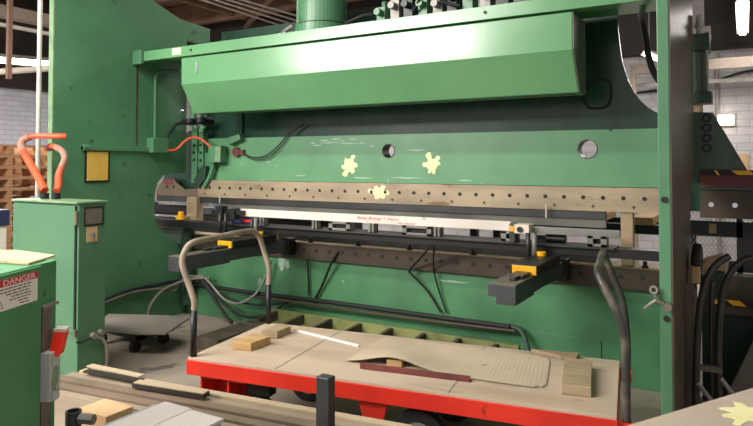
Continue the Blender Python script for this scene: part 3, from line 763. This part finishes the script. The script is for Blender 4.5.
def pallet(loc, label):
    t = thing('pallet', label, 'pallet', loc, 0, 'pallets stacked by the left wall', world=False)
    for y in (-.55, 0, .55):
        obj('stringer', MB().box(-.6, .6, y - .03, y + .03, 0.02, .12), PALLET, t)
    for k in range(5):
        x = -.6 + k * .275
        obj('deck_board', MB().box(x, x + .1, -.6, .6, .12, .142), PALLET, t)
    for x in (-.6, -.05, .5):
        obj('bottom_board', MB().box(x, x + .1, -.6, .6, 0, .02), PALLET, t)
    return t
tops = ['lowest', 'second lowest', 'third from the bottom', 'fourth from the bottom', 'fifth from the bottom', 'sixth from the bottom', 'seventh from the bottom', 'eighth from the bottom', 'ninth from the bottom', 'tenth from the bottom', 'eleventh from the bottom', 'twelfth from the bottom', 'topmost']
p0 = pallet((-8.75, 4.62, 0), 'brown wooden pallet at the far left, lowest of its stack')
for k in range(1, 13):
    dup(p0, (0, 0, .142 * k), 'brown wooden pallet at the far left, %s of its stack' % tops[k])
t = thing('storage_bin', 'navy and white storage unit behind the electrical cabinet', 'bin', (-7.2, 3.4, 0))
obj('bin_body', MB().box(-7.6, -6.75, 3.2, 3.8, 0, .95), WHITEB, t, .01)
obj('bin_lid', MB().box(-7.62, -6.73, 3.18, 3.82, .95, 1.12), NAVY, t, .01, label='navy lid')
obj('bin_slot', MB().box(-6.75, -6.745, 3.30, 3.38, .70, .76), BLACKM, t)

# control box in the left foreground with DANGER label and disconnect switch
BR = math.radians(23.6)
cbx = thing('control_box', 'green control box at left edge bearing a DANGER label', 'control box', (-2.515, 1.563, 0), BR, world=False)
# local frame: +y runs away along the visible face, +x is the face normal
obj('body', MB().box(-.34, -.012, -.9, .115, 0, 1.185), GBOX, cbx, .004)
obj('front_panel', MB().box(-.012, 0, -.9, 0, 0, 1.18), GBOX, cbx, .003)
obj('channel', MB().box(-.012, -.004, .012, .075, .1, 1.0), PLATE, cbx, .002, label='grey steel channel beside the panel')
obj('channel_cap', MB().box(-.012, .004, .008, .11, 1.0, 1.012), GREYP, cbx)
lb = obj('danger_label', MB().box(0, .0015, -.32, -.03, 1.045, 1.163), LABELW, cbx, label='white and red DANGER label')
obj('label_header', MB().box(.0015, .002, -.32, -.03, 1.135, 1.163), LABELR, lb)
MX = Matrix(((0, 0, 1, 0), (1, 0, 0, 0), (0, 1, 0, 0), (0, 0, 0, 1)))     # text on the face with normal +x, reading along +y
obj('label_word', text_mesh('DANGER', .03, Matrix.Translation((.0022, -.045, 1.1385)) @ MX, .0002, 'RIGHT', sx=1.55), LABELW, lb)
ln = MB()
for k, (a, b_) in enumerate(((-.33, -.07), (-.33, -.075), (-.23, -.085), (-.20, -.07), (-.21, -.075), (-.16, -.08), (-.15, -.085))):
    z = 1.125 - k * .0115
    y = a + .015
    rr = random.Random(k)
    while y < b_ - .01:
        w = .012 + .02 * rr.random()
        ln.box(.0015, .0019, y, min(y + w, b_), z - .0025, z + .0022)
        y += w + .005
obj('label_text', ln, INK, lb)
obj('warning_triangle', MB().tube([(.002, -.285, 1.057), (.002, -.23, 1.057), (.002, -.257, 1.10), (.002, -.285, 1.057)], .0015, smooth=0), INK, lb)
sw = obj('disconnect_switch', MB().box(-.004, .04, .0, .07, .62, .82).box(.04, .05, .012, .05, .62, .66).box(.04, .046, .015, .055, .76, .80), SWG, cbx, .004, label='grey disconnect switch')
obj('switch_plate', MB().prism([(.012, .69), (.03, .66), (.05, .70), (.05, .76), (.03, .78)], 'x', .04, .044), GEDGE, sw)
obj('switch_handle', MB().prism([(.025, .80), (.065, .81), (.098, .895), (.062, .89)], 'x', .012, .062), REDP, sw, .004, label='red switch handle')
obj('handle_end', MB().prism([(.063, .89), (.098, .896), (.096, .910), (.062, .904)], 'x', .010, .064), CREAM, sw, .002)
o = obj('card_sheet', MB().prism([(-2.54, 1.52), (-2.66, 1.50), (-3.10, 1.40), (-3.14, 1.60), (-2.98, 1.72), (-2.66, 1.712)], 'z', 1.187, 1.195), TANS)
tag(o, 'tan card sheet lying on top of the green control box', 'sheet')

# ================================================================== FOREGROUND BENCH WITH STRIPS
bench = thing('low_bench', 'low steel bench under the steel strips at lower left', 'bench', (-2.45, 2.1, 0))
obj('bench_top', MB().box(-3.45, -1.44, 1.72, 2.50, .33, .36), STRIP, bench, .003)
for x in (-3.42, -1.53):
    for y in (1.74, 2.42):
        obj('leg', MB().box(x, x + .05, y, y + .05, 0, .33), DSTEEL, bench)
    obj('cross_rail', MB().box(x, x + .05, 1.79, 2.42, .10, .15), DSTEEL, bench)
o = obj('stake', MB().box(-1.512, -1.45, 2.10, 2.15, .36, .74), DSTEEL, bench, .004, label='square black steel stake at the bench front')
obj('stake_hole', MB().cyl((-1.482, 2.102, .50), (-1.482, 2.096, .50), .012, n=12), GREYP, o)

def strip(x, y, L, w, z, th, ang, m, label):
    a = math.radians(ang)
    M = Matrix.Translation((x, y, z)) @ Matrix.Rotation(a, 4, 'Z')
    o = obj('steel_strip', MB().box(0, L, -w, 0, 0, th, M), m, bev=.001)
    return tag(o, label, 'steel strip', 'steel strips on the low bench')
strip(-3.40, 2.10, 1.80, .045, .3605, .012, 7, STRIP, 'tan steel strip nearest the viewer in the long bundle')
strip(-3.40, 2.165, 2.02, .055, .3605, .022, 7, STRIPB, 'brown steel strip second from the front of the bundle')
strip(-3.40, 2.24, 2.05, .062, .3605, .032, 7, STRIPB, 'wide brown steel strip in the middle of the bundle')
strip(-3.40, 2.305, 2.08, .05, .3605, .026, 7, STRIP, 'tan steel strip behind the wide brown one')
strip(-3.36, 2.365, 2.04, .048, .3605, .040, 7, STRIPP, 'pale tan strip at the back of the bundle by the red cart')
strip(-3.30, 2.345, .42, .045, .4015, .012, 6, STRIPD, 'short dark strip lying across the left end of the bundle')
strip(-2.86, 2.335, .46, .055, .4015, .024, 9, STRIPD, 'short black strip on top near the bundle middle')
strip(-2.85, 2.333, .45, .05, .426, .006, 9, STRIPP, 'short pale strip resting on the short black one')
strip(-3.34, 2.395, .42, .045, .414, .008, 4, STRIPP, 'short pale strip with its tip pointing left')

o = obj('grey_sheet', MB().box(-2.385, -1.97, 1.45, 2.04, .455, .485), SHEETB, bev=.001)
tag(o, 'blue-grey sheet under the two pale sheets at the bottom left', 'sheet')
MS = Matrix.Translation((0, 0, 0))
o = obj('grey_sheet', MB().box(-2.335, -2.165, 1.45, 2.055, .4855, .50), SHEET, bev=.001)
tag(o, 'left of the two pale grey sheets lying side by side', 'sheet')
o = obj('grey_sheet', MB().box(-2.16, -1.96, 1.45, 2.045, .4855, .50), SHEET, bev=.001)
tag(o, 'right of the two pale grey sheets lying side by side', 'sheet')
o = obj('support_block', MB().box(-2.32, -2.02, 1.73, 1.98, .3605, .4545), WOODD)
tag(o, 'dark timber block under the blue-grey sheet', 'block')
o = obj('wood_block', MB().box(-2.80, -2.59, 1.93, 2.08, .3605, .42), CARD, bev=.003)
tag(o, 'tan wood block behind the short pipe on the bench', 'block')
t = thing('pipe_stub', 'short dark steel pipe standing on the bench at bottom left', 'pipe', (-2.60, 1.77, .3605))
obj('pipe_wall', MB().ring((-2.60, 1.77, .3605), (-2.60, 1.77, .50), .034, .026), DSTEEL, t, smooth=False)
obj('pipe_nut', MB().cyl((-2.565, 1.78, .47), (-2.50, 1.80, .47), .024, n=6), STEEL, t)

# ================================================================== PLATFORM CART
CA = math.radians(9.6)
cart = thing('platform_cart', 'red platform cart with worn plywood deck and pipe handles', 'cart', (-2.885, 2.693, 0), math.radians(8.4), world=False)
L, W = 2.40, .90
obj('deck', MB().box(.006, L - .006, .006, W - .006, .435, .45), DECK, cart, .002)
obj('frame', MB().box(0, L, 0, .04, .35, .436).box(0, L, W - .04, W, .35, .436).box(0, .04, .04, W - .04, .35, .436).box(L - .04, L, .04, W - .04, .35, .436), RED, cart, .003)
obj('joist', MB().box(.6, .66, .04, W - .04, .36, .433), DSTEEL, cart)
obj('joist', MB().box(1.7, 1.76, .04, W - .04, .36, .433), DSTEEL, cart)
obj('deck_seam', MB().box(.60, .605, .01, W - .02, .450, .4508), WOODD, cart)
obj('deck_seam', MB().box(1.60, 1.604, .01, W - .02, .450, .4508), WOODD, cart)
for x in (.08, .27):
    obj('foot_bracket', MB().box(x, x + .012, .03, .19, .15, .35).box(x + .012, x + .12, .17, .19, .15, .35).box(x, x + .12, .03, .19, .33, .35), RED, cart, .002)
obj('fork', MB().prism([(1.09, .35), (1.27, .35), (1.225, .19), (1.14, .19)], 'y', .045, .06), RED, cart, .003)
def wheel(x, y, r, w=.06):
    o = obj('wheel', MB().ring((x, y, r), (x, y + w, r), r, r * .62, 32), BLACKM, cart, .004)
    obj('wheel_hub', MB().cyl((x, y + .008, r), (x, y + w - .008, r), r * .62, n=24).cyl((x, y - .01, r), (x, y + w + .01, r), r * .2, n=14), GREYP, o)
wheel(.42, .10, .12)
wheel(.42, .72, .12)
wheel(1.42, .08, .155)
wheel(1.42, .76, .155)
wheel(2.15, .10, .12)
wheel(2.15, .72, .12)
obj('caster_block', MB().box(.34, .50, .12, .20, .24, .35), BLACK, cart, .003)
obj('axle', MB().cyl((1.42, .06, .155), (1.42, .84, .155), .018, n=12), DSTEEL, cart)
hl = obj('handle', MB().tube([(.03, .03, .72), (.03, .03, .78), (-.02, .03, .90), (-.06, .03, 1.0), (-.05, .05, 1.08), (-.03, .10, 1.12), (-.03, .30, 1.125), (-.03, .62, 1.13), (-.03, .76, 1.12), (-.03, .84, 1.07), (-.01, .875, .96), (.03, .875, .84), (.03, .87, .72)], .019, 12, 5), DUSTY, cart, smooth=True, label='dusty tan pipe handle at the left end')
obj('handle_post', MB().cyl((.03, .03, .45), (.03, .03, .73), .0195, n=14), BLACK, hl, smooth=True, label='black lower post')
obj('handle_post', MB().cyl((.03, .87, .45), (.03, .87, .73), .0195, n=14), BLACK, hl, smooth=True, label='black lower post')
hr = obj('handle', MB().tube([(L + .035, .05, .40), (L + .035, .05, .62), (L + .03, .05, .80), (L - .0, .05, .91), (L - .055, .07, 1.02), (L - .085, .12, 1.08), (L - .085, .24, 1.10), (L - .085, .50, 1.105), (L - .085, .72, 1.10), (L - .075, .80, 1.06), (L - .04, .83, .96), (L + .01, .84, .82), (L + .035, .84, .62), (L + .035, .84, .40)], .0195, 12, 5), HAND, cart, smooth=True, label='dark steel pipe handle at the right end')
obj('handle_socket', MB().box(L + .001, L + .06, .02, .08, .36, .42), RED, hr)
obj('handle_socket', MB().box(L + .001, L + .06, .81, .87, .36, .42), RED, hr)

def on_cart(o, label, cat, group=None):
    o.location = (Matrix.Translation((-2.85, 2.65, 0)) @ Matrix.Rotation(CA, 4, 'Z')) @ Vector(o.location)
    o.rotation_euler = (0, 0, CA)
    return tag(o, label, cat, group)
def quadp(p, z0, z1):
    return MB().prism(p, 'z', z0, z1)
on_cart(obj('wood_block', quadp([(.14, .28), (.27, .285), (.30, .47), (.16, .50)], .4515, .50), WOOD, bev=.003), 'nearer of the two wood blocks on the left of the cart deck', 'wood block', 'wood blocks on the cart')
on_cart(obj('wood_block', quadp([(.175, .56), (.285, .58), (.30, .74), (.185, .78)], .4515, .50), WOODG, bev=.003), 'farther of the two wood blocks on the left of the cart deck', 'wood block', 'wood blocks on the cart')
on_cart(obj('wood_block', quadp([(2.11, .205), (2.25, .215), (2.24, .67), (2.09, .67)], .4515, .50), WOODG, bev=.003), 'long grimy wood block near the right handle of the cart', 'wood block', 'wood blocks on the cart')
on_cart(obj('wood_block', quadp([(1.145, .31), (1.235, .315), (1.235, .38), (1.145, .38)], .4515, .490), WOOD, bev=.003), 'small wood block under the curled edge of the ribbed sheet', 'wood block', 'wood blocks on the cart')
on_cart(obj('thin_board', quadp([(1.88, .86), (2.16, .89), (2.15, .80), (2.06, .79)], .4515, .475), WOODG, bev=.002), 'thin grey-brown board at the back right of the deck', 'board')
on_cart(obj('angle_bar', MB().box(1.02, 1.645, .215, .228, .4515, .482).box(1.02, 1.645, .228, .255, .4515, .458), MAROON, bev=.001), 'maroon primed angle bar lying along the ribbed sheet', 'bar')
on_cart(obj('white_strip', MB().box(0, .56, 0, .014, .4515, .463, Matrix.Translation((.32, .785, 0)) @ Matrix.Rotation(math.radians(-19), 4, 'Z')), LABELW), 'white strip lying on the bare deck behind the wood blocks', 'strip')

# ribbed sheet, curled up over the small block at its front left
def ribbed():
    b = bmesh.new()
    nx, ny = 150, 24
    P00, P10, P11, P01 = Vector((.90, .30)), Vector((2.03, .245)), Vector((2.0, .80)), Vector((.93, .86))
    rows = []
    for j in range(ny + 1):
        r = []
        for i in range(nx + 1):
            u, v = i / nx, j / ny
            p = P00 * (1 - u) * (1 - v) + P10 * u * (1 - v) + P11 * u * v + P01 * (1 - u) * v
            d = math.hypot(p.x - 1.19, (p.y - .30) * .8)
            z = .4565 + .0009 * math.sin(i * 2 * PI / 3.0) + .056 * math.exp(-(d / .19) ** 2)
            if u < .1:
                p.y += .03 * math.sin(j * .4)
            r.append((p.x, p.y, z))
        rows.append(r)
    # round the right corners
    for r in rows:
        for i in range(nx + 1):
            pass
    vt = [[b.verts.new(c) for c in r] for r in rows]
    vb = [[b.verts.new((c[0], c[1], c[2] - .003)) for c in r] for r in rows]
    def corner(i, j):
        du = min(i, nx - i) / nx * 1.1
        dv = min(j, ny - j) / ny * .55
        R = .05
        return du < R and dv < R and (R - du) ** 2 + (R - dv) ** 2 > R * R and i > nx / 2
    keep = [[not (corner(i, j) or corner(i + 1, j) or corner(i, j + 1) or corner(i + 1, j + 1)) for i in range(nx)] for j in range(ny)]
    for j in range(ny):
        for i in range(nx):
            if not keep[j][i]:
                continue
            b.faces.new((vt[j][i], vt[j][i + 1], vt[j + 1][i + 1], vt[j + 1][i]))
            b.faces.new((vb[j + 1][i], vb[j + 1][i + 1], vb[j][i + 1], vb[j][i]))
    for e in [e for e in b.edges if len(e.link_faces) == 1]:
        pass
    bmesh.ops.delete(b, geom=[v for v in b.verts if not v.link_faces], context='VERTS')
    mb = MB()
    mb.b.free()
    mb.b = b
    return mb
me = ribbed().mesh('ribbed_sheet', True)
o = obj('ribbed_sheet', me, MATT)
on_cart(o, 'tan ribbed cardboard sheet with rounded corners on the cart deck', 'sheet')

# ================================================================== BEHIND THE CART
t = thing('floor_dolly', 'low dark dolly under a grey sheet, right of the electrical cabinet', 'dolly', (-4.72, 3.75, 0))
obj('dolly_frame', MB().box(-5.02, -4.42, 3.62, 3.68, .11, .17).box(-5.02, -4.42, 3.92, 3.98, .11, .17).box(-5.02, -4.96, 3.62, 3.98, .11, .17).box(-4.48, -4.42, 3.62, 3.98, .11, .17), WOODD, t, .003)
for x in (-4.95, -4.50):
    for y in (3.63, 3.93):
        obj('caster', MB().cyl((x - .02, y, .05), (x + .02, y, .05), .05, n=18).box(x - .03, x + .03, y - .02, y + .02, .06, .11), BLACKM, t)
o = obj('grey_plate', MB().prism([(-5.16, 3.86), (-4.83, 3.45), (-4.35, 3.54), (-4.16, 3.66), (-4.38, 4.12), (-4.62, 4.10)], 'z', .185, .20), GREYS, bev=.001)
tag(o, 'flat grey plate lying on the low dolly', 'plate')
o = obj('grey_plate_rest', MB().box(-4.9, -4.5, 3.64, 3.96, .171, .185), WOODD)
tag(o, 'dark packing board between the low dolly and the grey plate', 'board')

t = thing('timber_rack', 'ladder-like timber rack on the floor along the machine bed', 'rack', (-2.6, 4.6, 0))
obj('rail', MB().box(-3.95, -1.50, 4.40, 4.44, .0, .17), WOODD, t, .004)
obj('rail', MB().box(-3.95, -1.50, 4.70, 4.745, .0, .22), WOODY, t, .004, label='mossy green back rail')
obj('tray', MB().box(-3.93, -1.52, 4.44, 4.70, .10, .13), WOODY, t)
for k in range(8):
    x = -3.86 + k * .31
    obj('cross_board', MB().prism([(4.44, .10), (4.70, .10), (4.70, .215), (4.44, .20)], 'x', x, x + .035), WOODD, t, .003)  # dark colour stands in for the boards' unlit faces
t = thing('timber_stack', 'dark timber pieces on the floor behind the left cart handle', 'timber', (-3.75, 4.0, 0))
obj('timber', MB().box(-3.93, -3.62, 3.70, 4.32, .0, .1), WOODD, t, .005)
obj('timber', MB().box(-3.90, -3.66, 3.74, 4.30, .1, .19), WOODD, t, .005)

# ================================================================== RIGHT SIDE
# foreground table top
TA = math.atan2(.565, .331)
t = thing('work_table', 'dusty tan work table filling the bottom right corner', 'table', (-.58, 1.63, 0), TA, world=False)
tt = obj('tabletop', MB().box(0, 1.9, -.85, 0, .775, .80), TSHEET, t, .002)
for x in (.08, 1.75):
    for y in (-.80, -.10):
        obj('leg', MB().box(x, x + .05, y, y + .05, 0, .775), DSTEEL, t)
SX, SY = .93, -.135
rr = random.Random(4)
pts = []
for k in range(32):
    a = 2 * PI * k / 32
    r_ = .085 * ((1 if k % 4 in (1, 2) else .65) * (.85 + .3 * rr.random()))
    pts.append((SX + r_ * math.cos(a) * 1.4, SY + r_ * math.sin(a)))
obj('paint_splat', MB().prism(pts, 'z', .80, .8015), PALEY, tt, label='pale yellow paint splat at the table corner')

# dark hand truck standing right of the column
ht = thing('hand_truck', 'dark steel hand truck standing against the machine right of the column', 'hand truck', (-.15, 3.95, 0))
obj('handle_tube', MB().tube([(-.25, 3.92, .10), (-.245, 3.92, .50), (-.225, 3.92, .80), (-.19, 3.92, .96), (-.14, 3.94, 1.05), (-.08, 3.97, 1.095)], .019), DSTEEL, ht, smooth=True)
obj('handle_tube', MB().tube([(-.135, 4.0, .10), (-.14, 4.0, .55), (-.12, 4.0, .85), (-.085, 4.0, .98), (-.03, 4.0, 1.06), (.03, 4.0, 1.09)], .019), DSTEEL, ht, smooth=True)
obj('handle_tube', MB().tube([(-.17, 4.02, .10), (-.175, 4.02, .6), (-.165, 4.02, .95)], .014), DSTEEL, ht, smooth=True)
obj('cross_bar', MB().box(-.25, -.12, 3.93, 3.96, .46, .49), PLATE, ht)
obj('cross_bar', MB().box(-.25, -.12, 3.93, 3.96, .16, .20), PLATE, ht)
obj('brace', MB().cyl((-.24, 3.90, .40), (-.10, 3.85, .24), .013, n=8).cyl((-.13, 3.98, .42), (-.02, 3.95, .28), .013, n=8), GREYP, ht)
obj('toe_plate', MB().box(-.28, -.08, 3.80, 4.02, .0, .02), PLATE, ht)
for x in (-.27, -.10):
    obj('wheel', MB().cyl((x - .02, 4.07, .1), (x + .02, 4.07, .1), .1, n=20), BLACKM, ht)

# glove and cap hanging on the outside of the frame
t = thing('glove', 'dark work glove with tan cuff on the right frame', 'glove', (-.24, 4.2, .95))
obj('glove_palm', MB().prism([(4.05, 1.02), (4.10, 1.10), (4.24, 1.13), (4.32, 1.08), (4.30, .98), (4.16, .95)], 'x', -.277, -.225), BLACKM, t, .02)
obj('cuff', MB().prism([(4.02, .92), (4.07, 1.02), (4.16, 1.0), (4.12, .90)], 'x', -.276, -.23), CARD, t, .012, label='tan cuff')
t = thing('draped_cloth', 'tan and dark cloth draped on a bracket right of the glove', 'cloth', (-.19, 4.55, .85))
obj('cloth', MB().prism([(-.27, .92), (-.23, 1.0), (-.14, 1.03), (-.09, 1.02), (-.10, .93), (-.17, .93), (-.24, .89)], 'y', 4.48, 4.62), WOODG, t, .015)
obj('cloth_lining', MB().prism([(-.265, .74), (-.25, .91), (-.17, .925), (-.11, .92), (-.13, .78), (-.2, .72)], 'y', 4.50, 4.60), GDARK, t, .012, label='dark green lower cloth')

# hanging rope end and clamp on the column
t = thing('clamp', 'small rusty clamp and cord hooked across the foot of the column', 'clamp', (-.33, 3.27, .9))
obj('clamp_bar', MB().tube([(-.378, 3.28, .985), (-.368, 3.275, .955), (-.345, 3.275, .94), (-.322, 3.275, .925)], .009), PLATE, t)
obj('clamp_eye', MB().ring((-.383, 3.285, 1.0), (-.383, 3.27, 1.0), .02, .011, 16), GREYP, t)
obj('clamp_jaw', MB().cyl((-.322, 3.292, .925), (-.322, 3.265, .925), .02, n=12), PLATE, t)
obj('cord_end', MB().tube([(-.425, 3.28, .905), (-.40, 3.275, .93), (-.37, 3.275, .955)], .008), GREYP, t)

# leaning sheet at the far right
o = obj('leaning_board', MB().add([(-.20, 4.30, 0), (.55, 4.30, 0), (.55, 4.62, .85), (.12, 4.57, .72), (-.20, 4.313, .02), (.55, 4.313, .02), (.55, 4.633, .85), (.12, 4.583, .72)],
        [(0, 1, 2, 3), (7, 6, 5, 4), (0, 4, 5, 1), (1, 5, 6, 2), (2, 6, 7, 3), (3, 7, 4, 0)]), PLATE)
tag(o, 'grey-brown sheet leaning against the machine at the right edge', 'sheet')

# barrier tapes
def tape(x0, x1, y, z, h, label, n0=0):
    t = thing('barrier_tape', label, 'tape', ((x0 + x1) / 2, y, z), 0)
    obj('tape_band', MB().box(x0, x1, y, y + .004, z, z + h), BLACKM, t)
    return t
t1 = tape(-.268, .5, 4.795, 1.525, .035, 'black and yellow striped tape across the ram end, upper of the two')
obj('stripe', MB().prism([(-.04, 1.528), (.06, 1.528), (.025, 1.557), (-.08, 1.557)], 'y', 4.791, 4.795), YEL, t1)
obj('stripe', MB().prism([(-.16, 1.528), (-.145, 1.528), (-.165, 1.557), (-.18, 1.557)], 'y', 4.791, 4.795), YEL, t1)
t2 = tape(-.22, .5, 4.795, .665, .04, 'black and yellow striped tape before the bed end, lower of the two')
obj('stripe', MB().prism([(-.08, .668), (.0, .668), (-.04, .702), (-.12, .702)], 'y', 4.791, 4.795), YEL, t2)
obj('stripe', MB().box(-.20, -.17, 4.791, 4.795, .668, .702), YEL, t2)

# expanded metal guard beyond the throat
t = thing('mesh_guard', 'expanded metal guard panel behind the right side of the machine', 'guard', (-.1, 5.4, 0))
mb = MB()
x0, x1, z0, z1 = -.42, .9, .88, 1.24
nx_, nz_ = 44, 16
for i in range(nx_):
    for j in range(nz_):
        cx_, cz_ = x0 + (i + .5 * (j % 2)) * (x1 - x0) / nx_, z0 + j * (z1 - z0) / nz_
        dx, dz = (x1 - x0) / nx_ / 2, (z1 - z0) / nz_
        mb.add([(cx_, 5.40, cz_), (cx_ + dx, 5.40, cz_ + dz), (cx_ + dx, 5.40, cz_ + dz + .007), (cx_, 5.40, cz_ + .007), (cx_, 5.406, cz_), (cx_ + dx, 5.406, cz_ + dz), (cx_ + dx, 5.406, cz_ + dz + .007), (cx_, 5.406, cz_ + .007)], [(0, 1, 2, 3), (7, 6, 5, 4), (3, 2, 6, 7), (0, 4, 5, 1)])
        mb.add([(cx_ + dx, 5.40, cz_ + dz), (cx_ + 2 * dx, 5.40, cz_), (cx_ + 2 * dx, 5.40, cz_ + .007), (cx_ + dx, 5.40, cz_ + dz + .007), (cx_ + dx, 5.406, cz_ + dz), (cx_ + 2 * dx, 5.406, cz_), (cx_ + 2 * dx, 5.406, cz_ + .007), (cx_ + dx, 5.406, cz_ + dz + .007)], [(0, 1, 2, 3), (7, 6, 5, 4), (3, 2, 6, 7), (0, 4, 5, 1)])
obj('mesh', mb, GREYP, t)
obj('guard_frame', MB().box(-.44, .92, 5.39, 5.42, 1.055, 1.17).box(-.44, .92, 5.39, 5.42, .80, .88).box(-.06, -.02, 5.39, 5.42, .0, 1.26).box(-.02, .92, 5.392, 5.418, .80, 1.06), BLACK, t)
obj('guard_leg', MB().box(-.44, -.40, 5.39, 5.42, 0, 1.26), BLACK, t)
obj('guard_leg', MB().box(.88, .92, 5.39, 5.42, 0, 1.26), BLACK, t)
obj('tan_clip', MB().box(-.24, -.19, 5.37, 5.39, 1.08, 1.15), WOODG, t)

# stock table behind the machine, its timbers show through the gap
t = thing('stock_rack', 'dark rack carrying timbers behind the machine, seen through the gap', 'rack', (-1.4, 6.3, 0))
obj('rack_beam', MB().box(-2.6, -.40, 6.2, 6.3, .96, 1.045), BLACK, t)
obj('rack_beam', MB().box(-2.6, -.40, 6.9, 7.0, .96, 1.045), BLACK, t)
for x in (-2.5, -.5):
    obj('rack_leg', MB().box(x, x + .08, 6.22, 6.28, 0, .96), BLACK, t)
    obj('rack_leg', MB().box(x, x + .08, 6.92, 6.98, 0, .96), BLACK, t)
for x, w in ((-2.05, .10), (-1.72, .12), (-1.30, .12), (-.90, .18)):
    o = obj('timber_bearer', MB().box(x, x + w, 6.15, 7.05, 1.047, 1.115), WOOD)
    tag(o, 'brown timber bearer on the dark rack behind the machine', 'timber', 'timber bearers on the rack')

o = obj('steel_crate', MB().box(-8.2, -4.05, 6.0, 6.6, 0, .93).box(-8.25, -4.0, 5.97, 6.63, .93, .97), BLACK, bev=.01)
tag(o, 'long dark steel crate standing behind the machine, seen through the left of the gap', 'crate')
# things on the far wall, right
o = obj('wall_conduit', MB().cyl((-.35, 10.95, 0), (-.35, 10.95, 3.3), .03, n=10), GREYP)
tag(o, 'thin grey conduit on the white block wall at upper right', 'conduit')
o = obj('wall_cable', MB().tube([(-1.6, 10.95, 2.75), (-.5, 10.95, 2.85), (0.1, 10.95, 3.0), (1.2, 10.95, 3.0)], .018), BLACKM)
tag(o, 'dark sagging cable along the white block wall at upper right', 'cable')
o = obj('steel_column', MB().box(-.62, -.46, 9.8, 9.96, 2.6, 4.72).box(-.70, -.38, 9.75, 10.0, 3.35, 3.5), GREYP)
tag(o, 'grey steel stub column at upper right beside the strip lamp', 'column')
o = obj('girder', MB().box(-1.5, 3, 10.28, 10.36, 2.97, 3.12).box(-1.5, -1.42, 10.28, 10.36, 0, 2.97).box(2.92, 3, 10.28, 10.36, 0, 2.97), BEAMG)
tag(o, 'grey-tan girder crossing before the far wall at upper right', 'girder')
o = obj('girder', MB().box(-1.5, 3, 10.55, 10.6, 2.8, 2.86).box(-1.5, -1.45, 10.55, 10.6, 0, 2.8).box(2.95, 3, 10.55, 10.6, 0, 2.8), GREYP)
tag(o, 'thin grey rail below the girder at upper right', 'rail')
t = thing('wall_lamp', 'small glowing bulkhead lamp on the far wall beside the tapered ram end', 'lamp', (-.24, 10.9, 2.24))
obj('lamp_back', MB().box(-.36, -.12, 10.96, 11.0, 2.18, 2.36), GREYP, t)
obj('lamp_glass', MB().box(-.34, -.14, 10.90, 10.96, 2.20, 2.34), GLOW, t, .01)
o = obj('notice_board', MB().box(-.30, .05, 10.97, 11.0, 1.25, 1.75), CARD)
tag(o, 'tan notice board on the far wall at right edge', 'board')

# ------------------------------------------------------------------ ambient fill from the world, added through the unbuilt side behind the viewer
w = bpy.data.worlds.new('world')
S.world = w
w.use_nodes = True
bgn = w.node_tree.nodes['Background']
bgn.inputs['Color'].default_value = (1.0, 0.97, 0.93, 1)
bgn.inputs['Strength'].default_value = 0.66
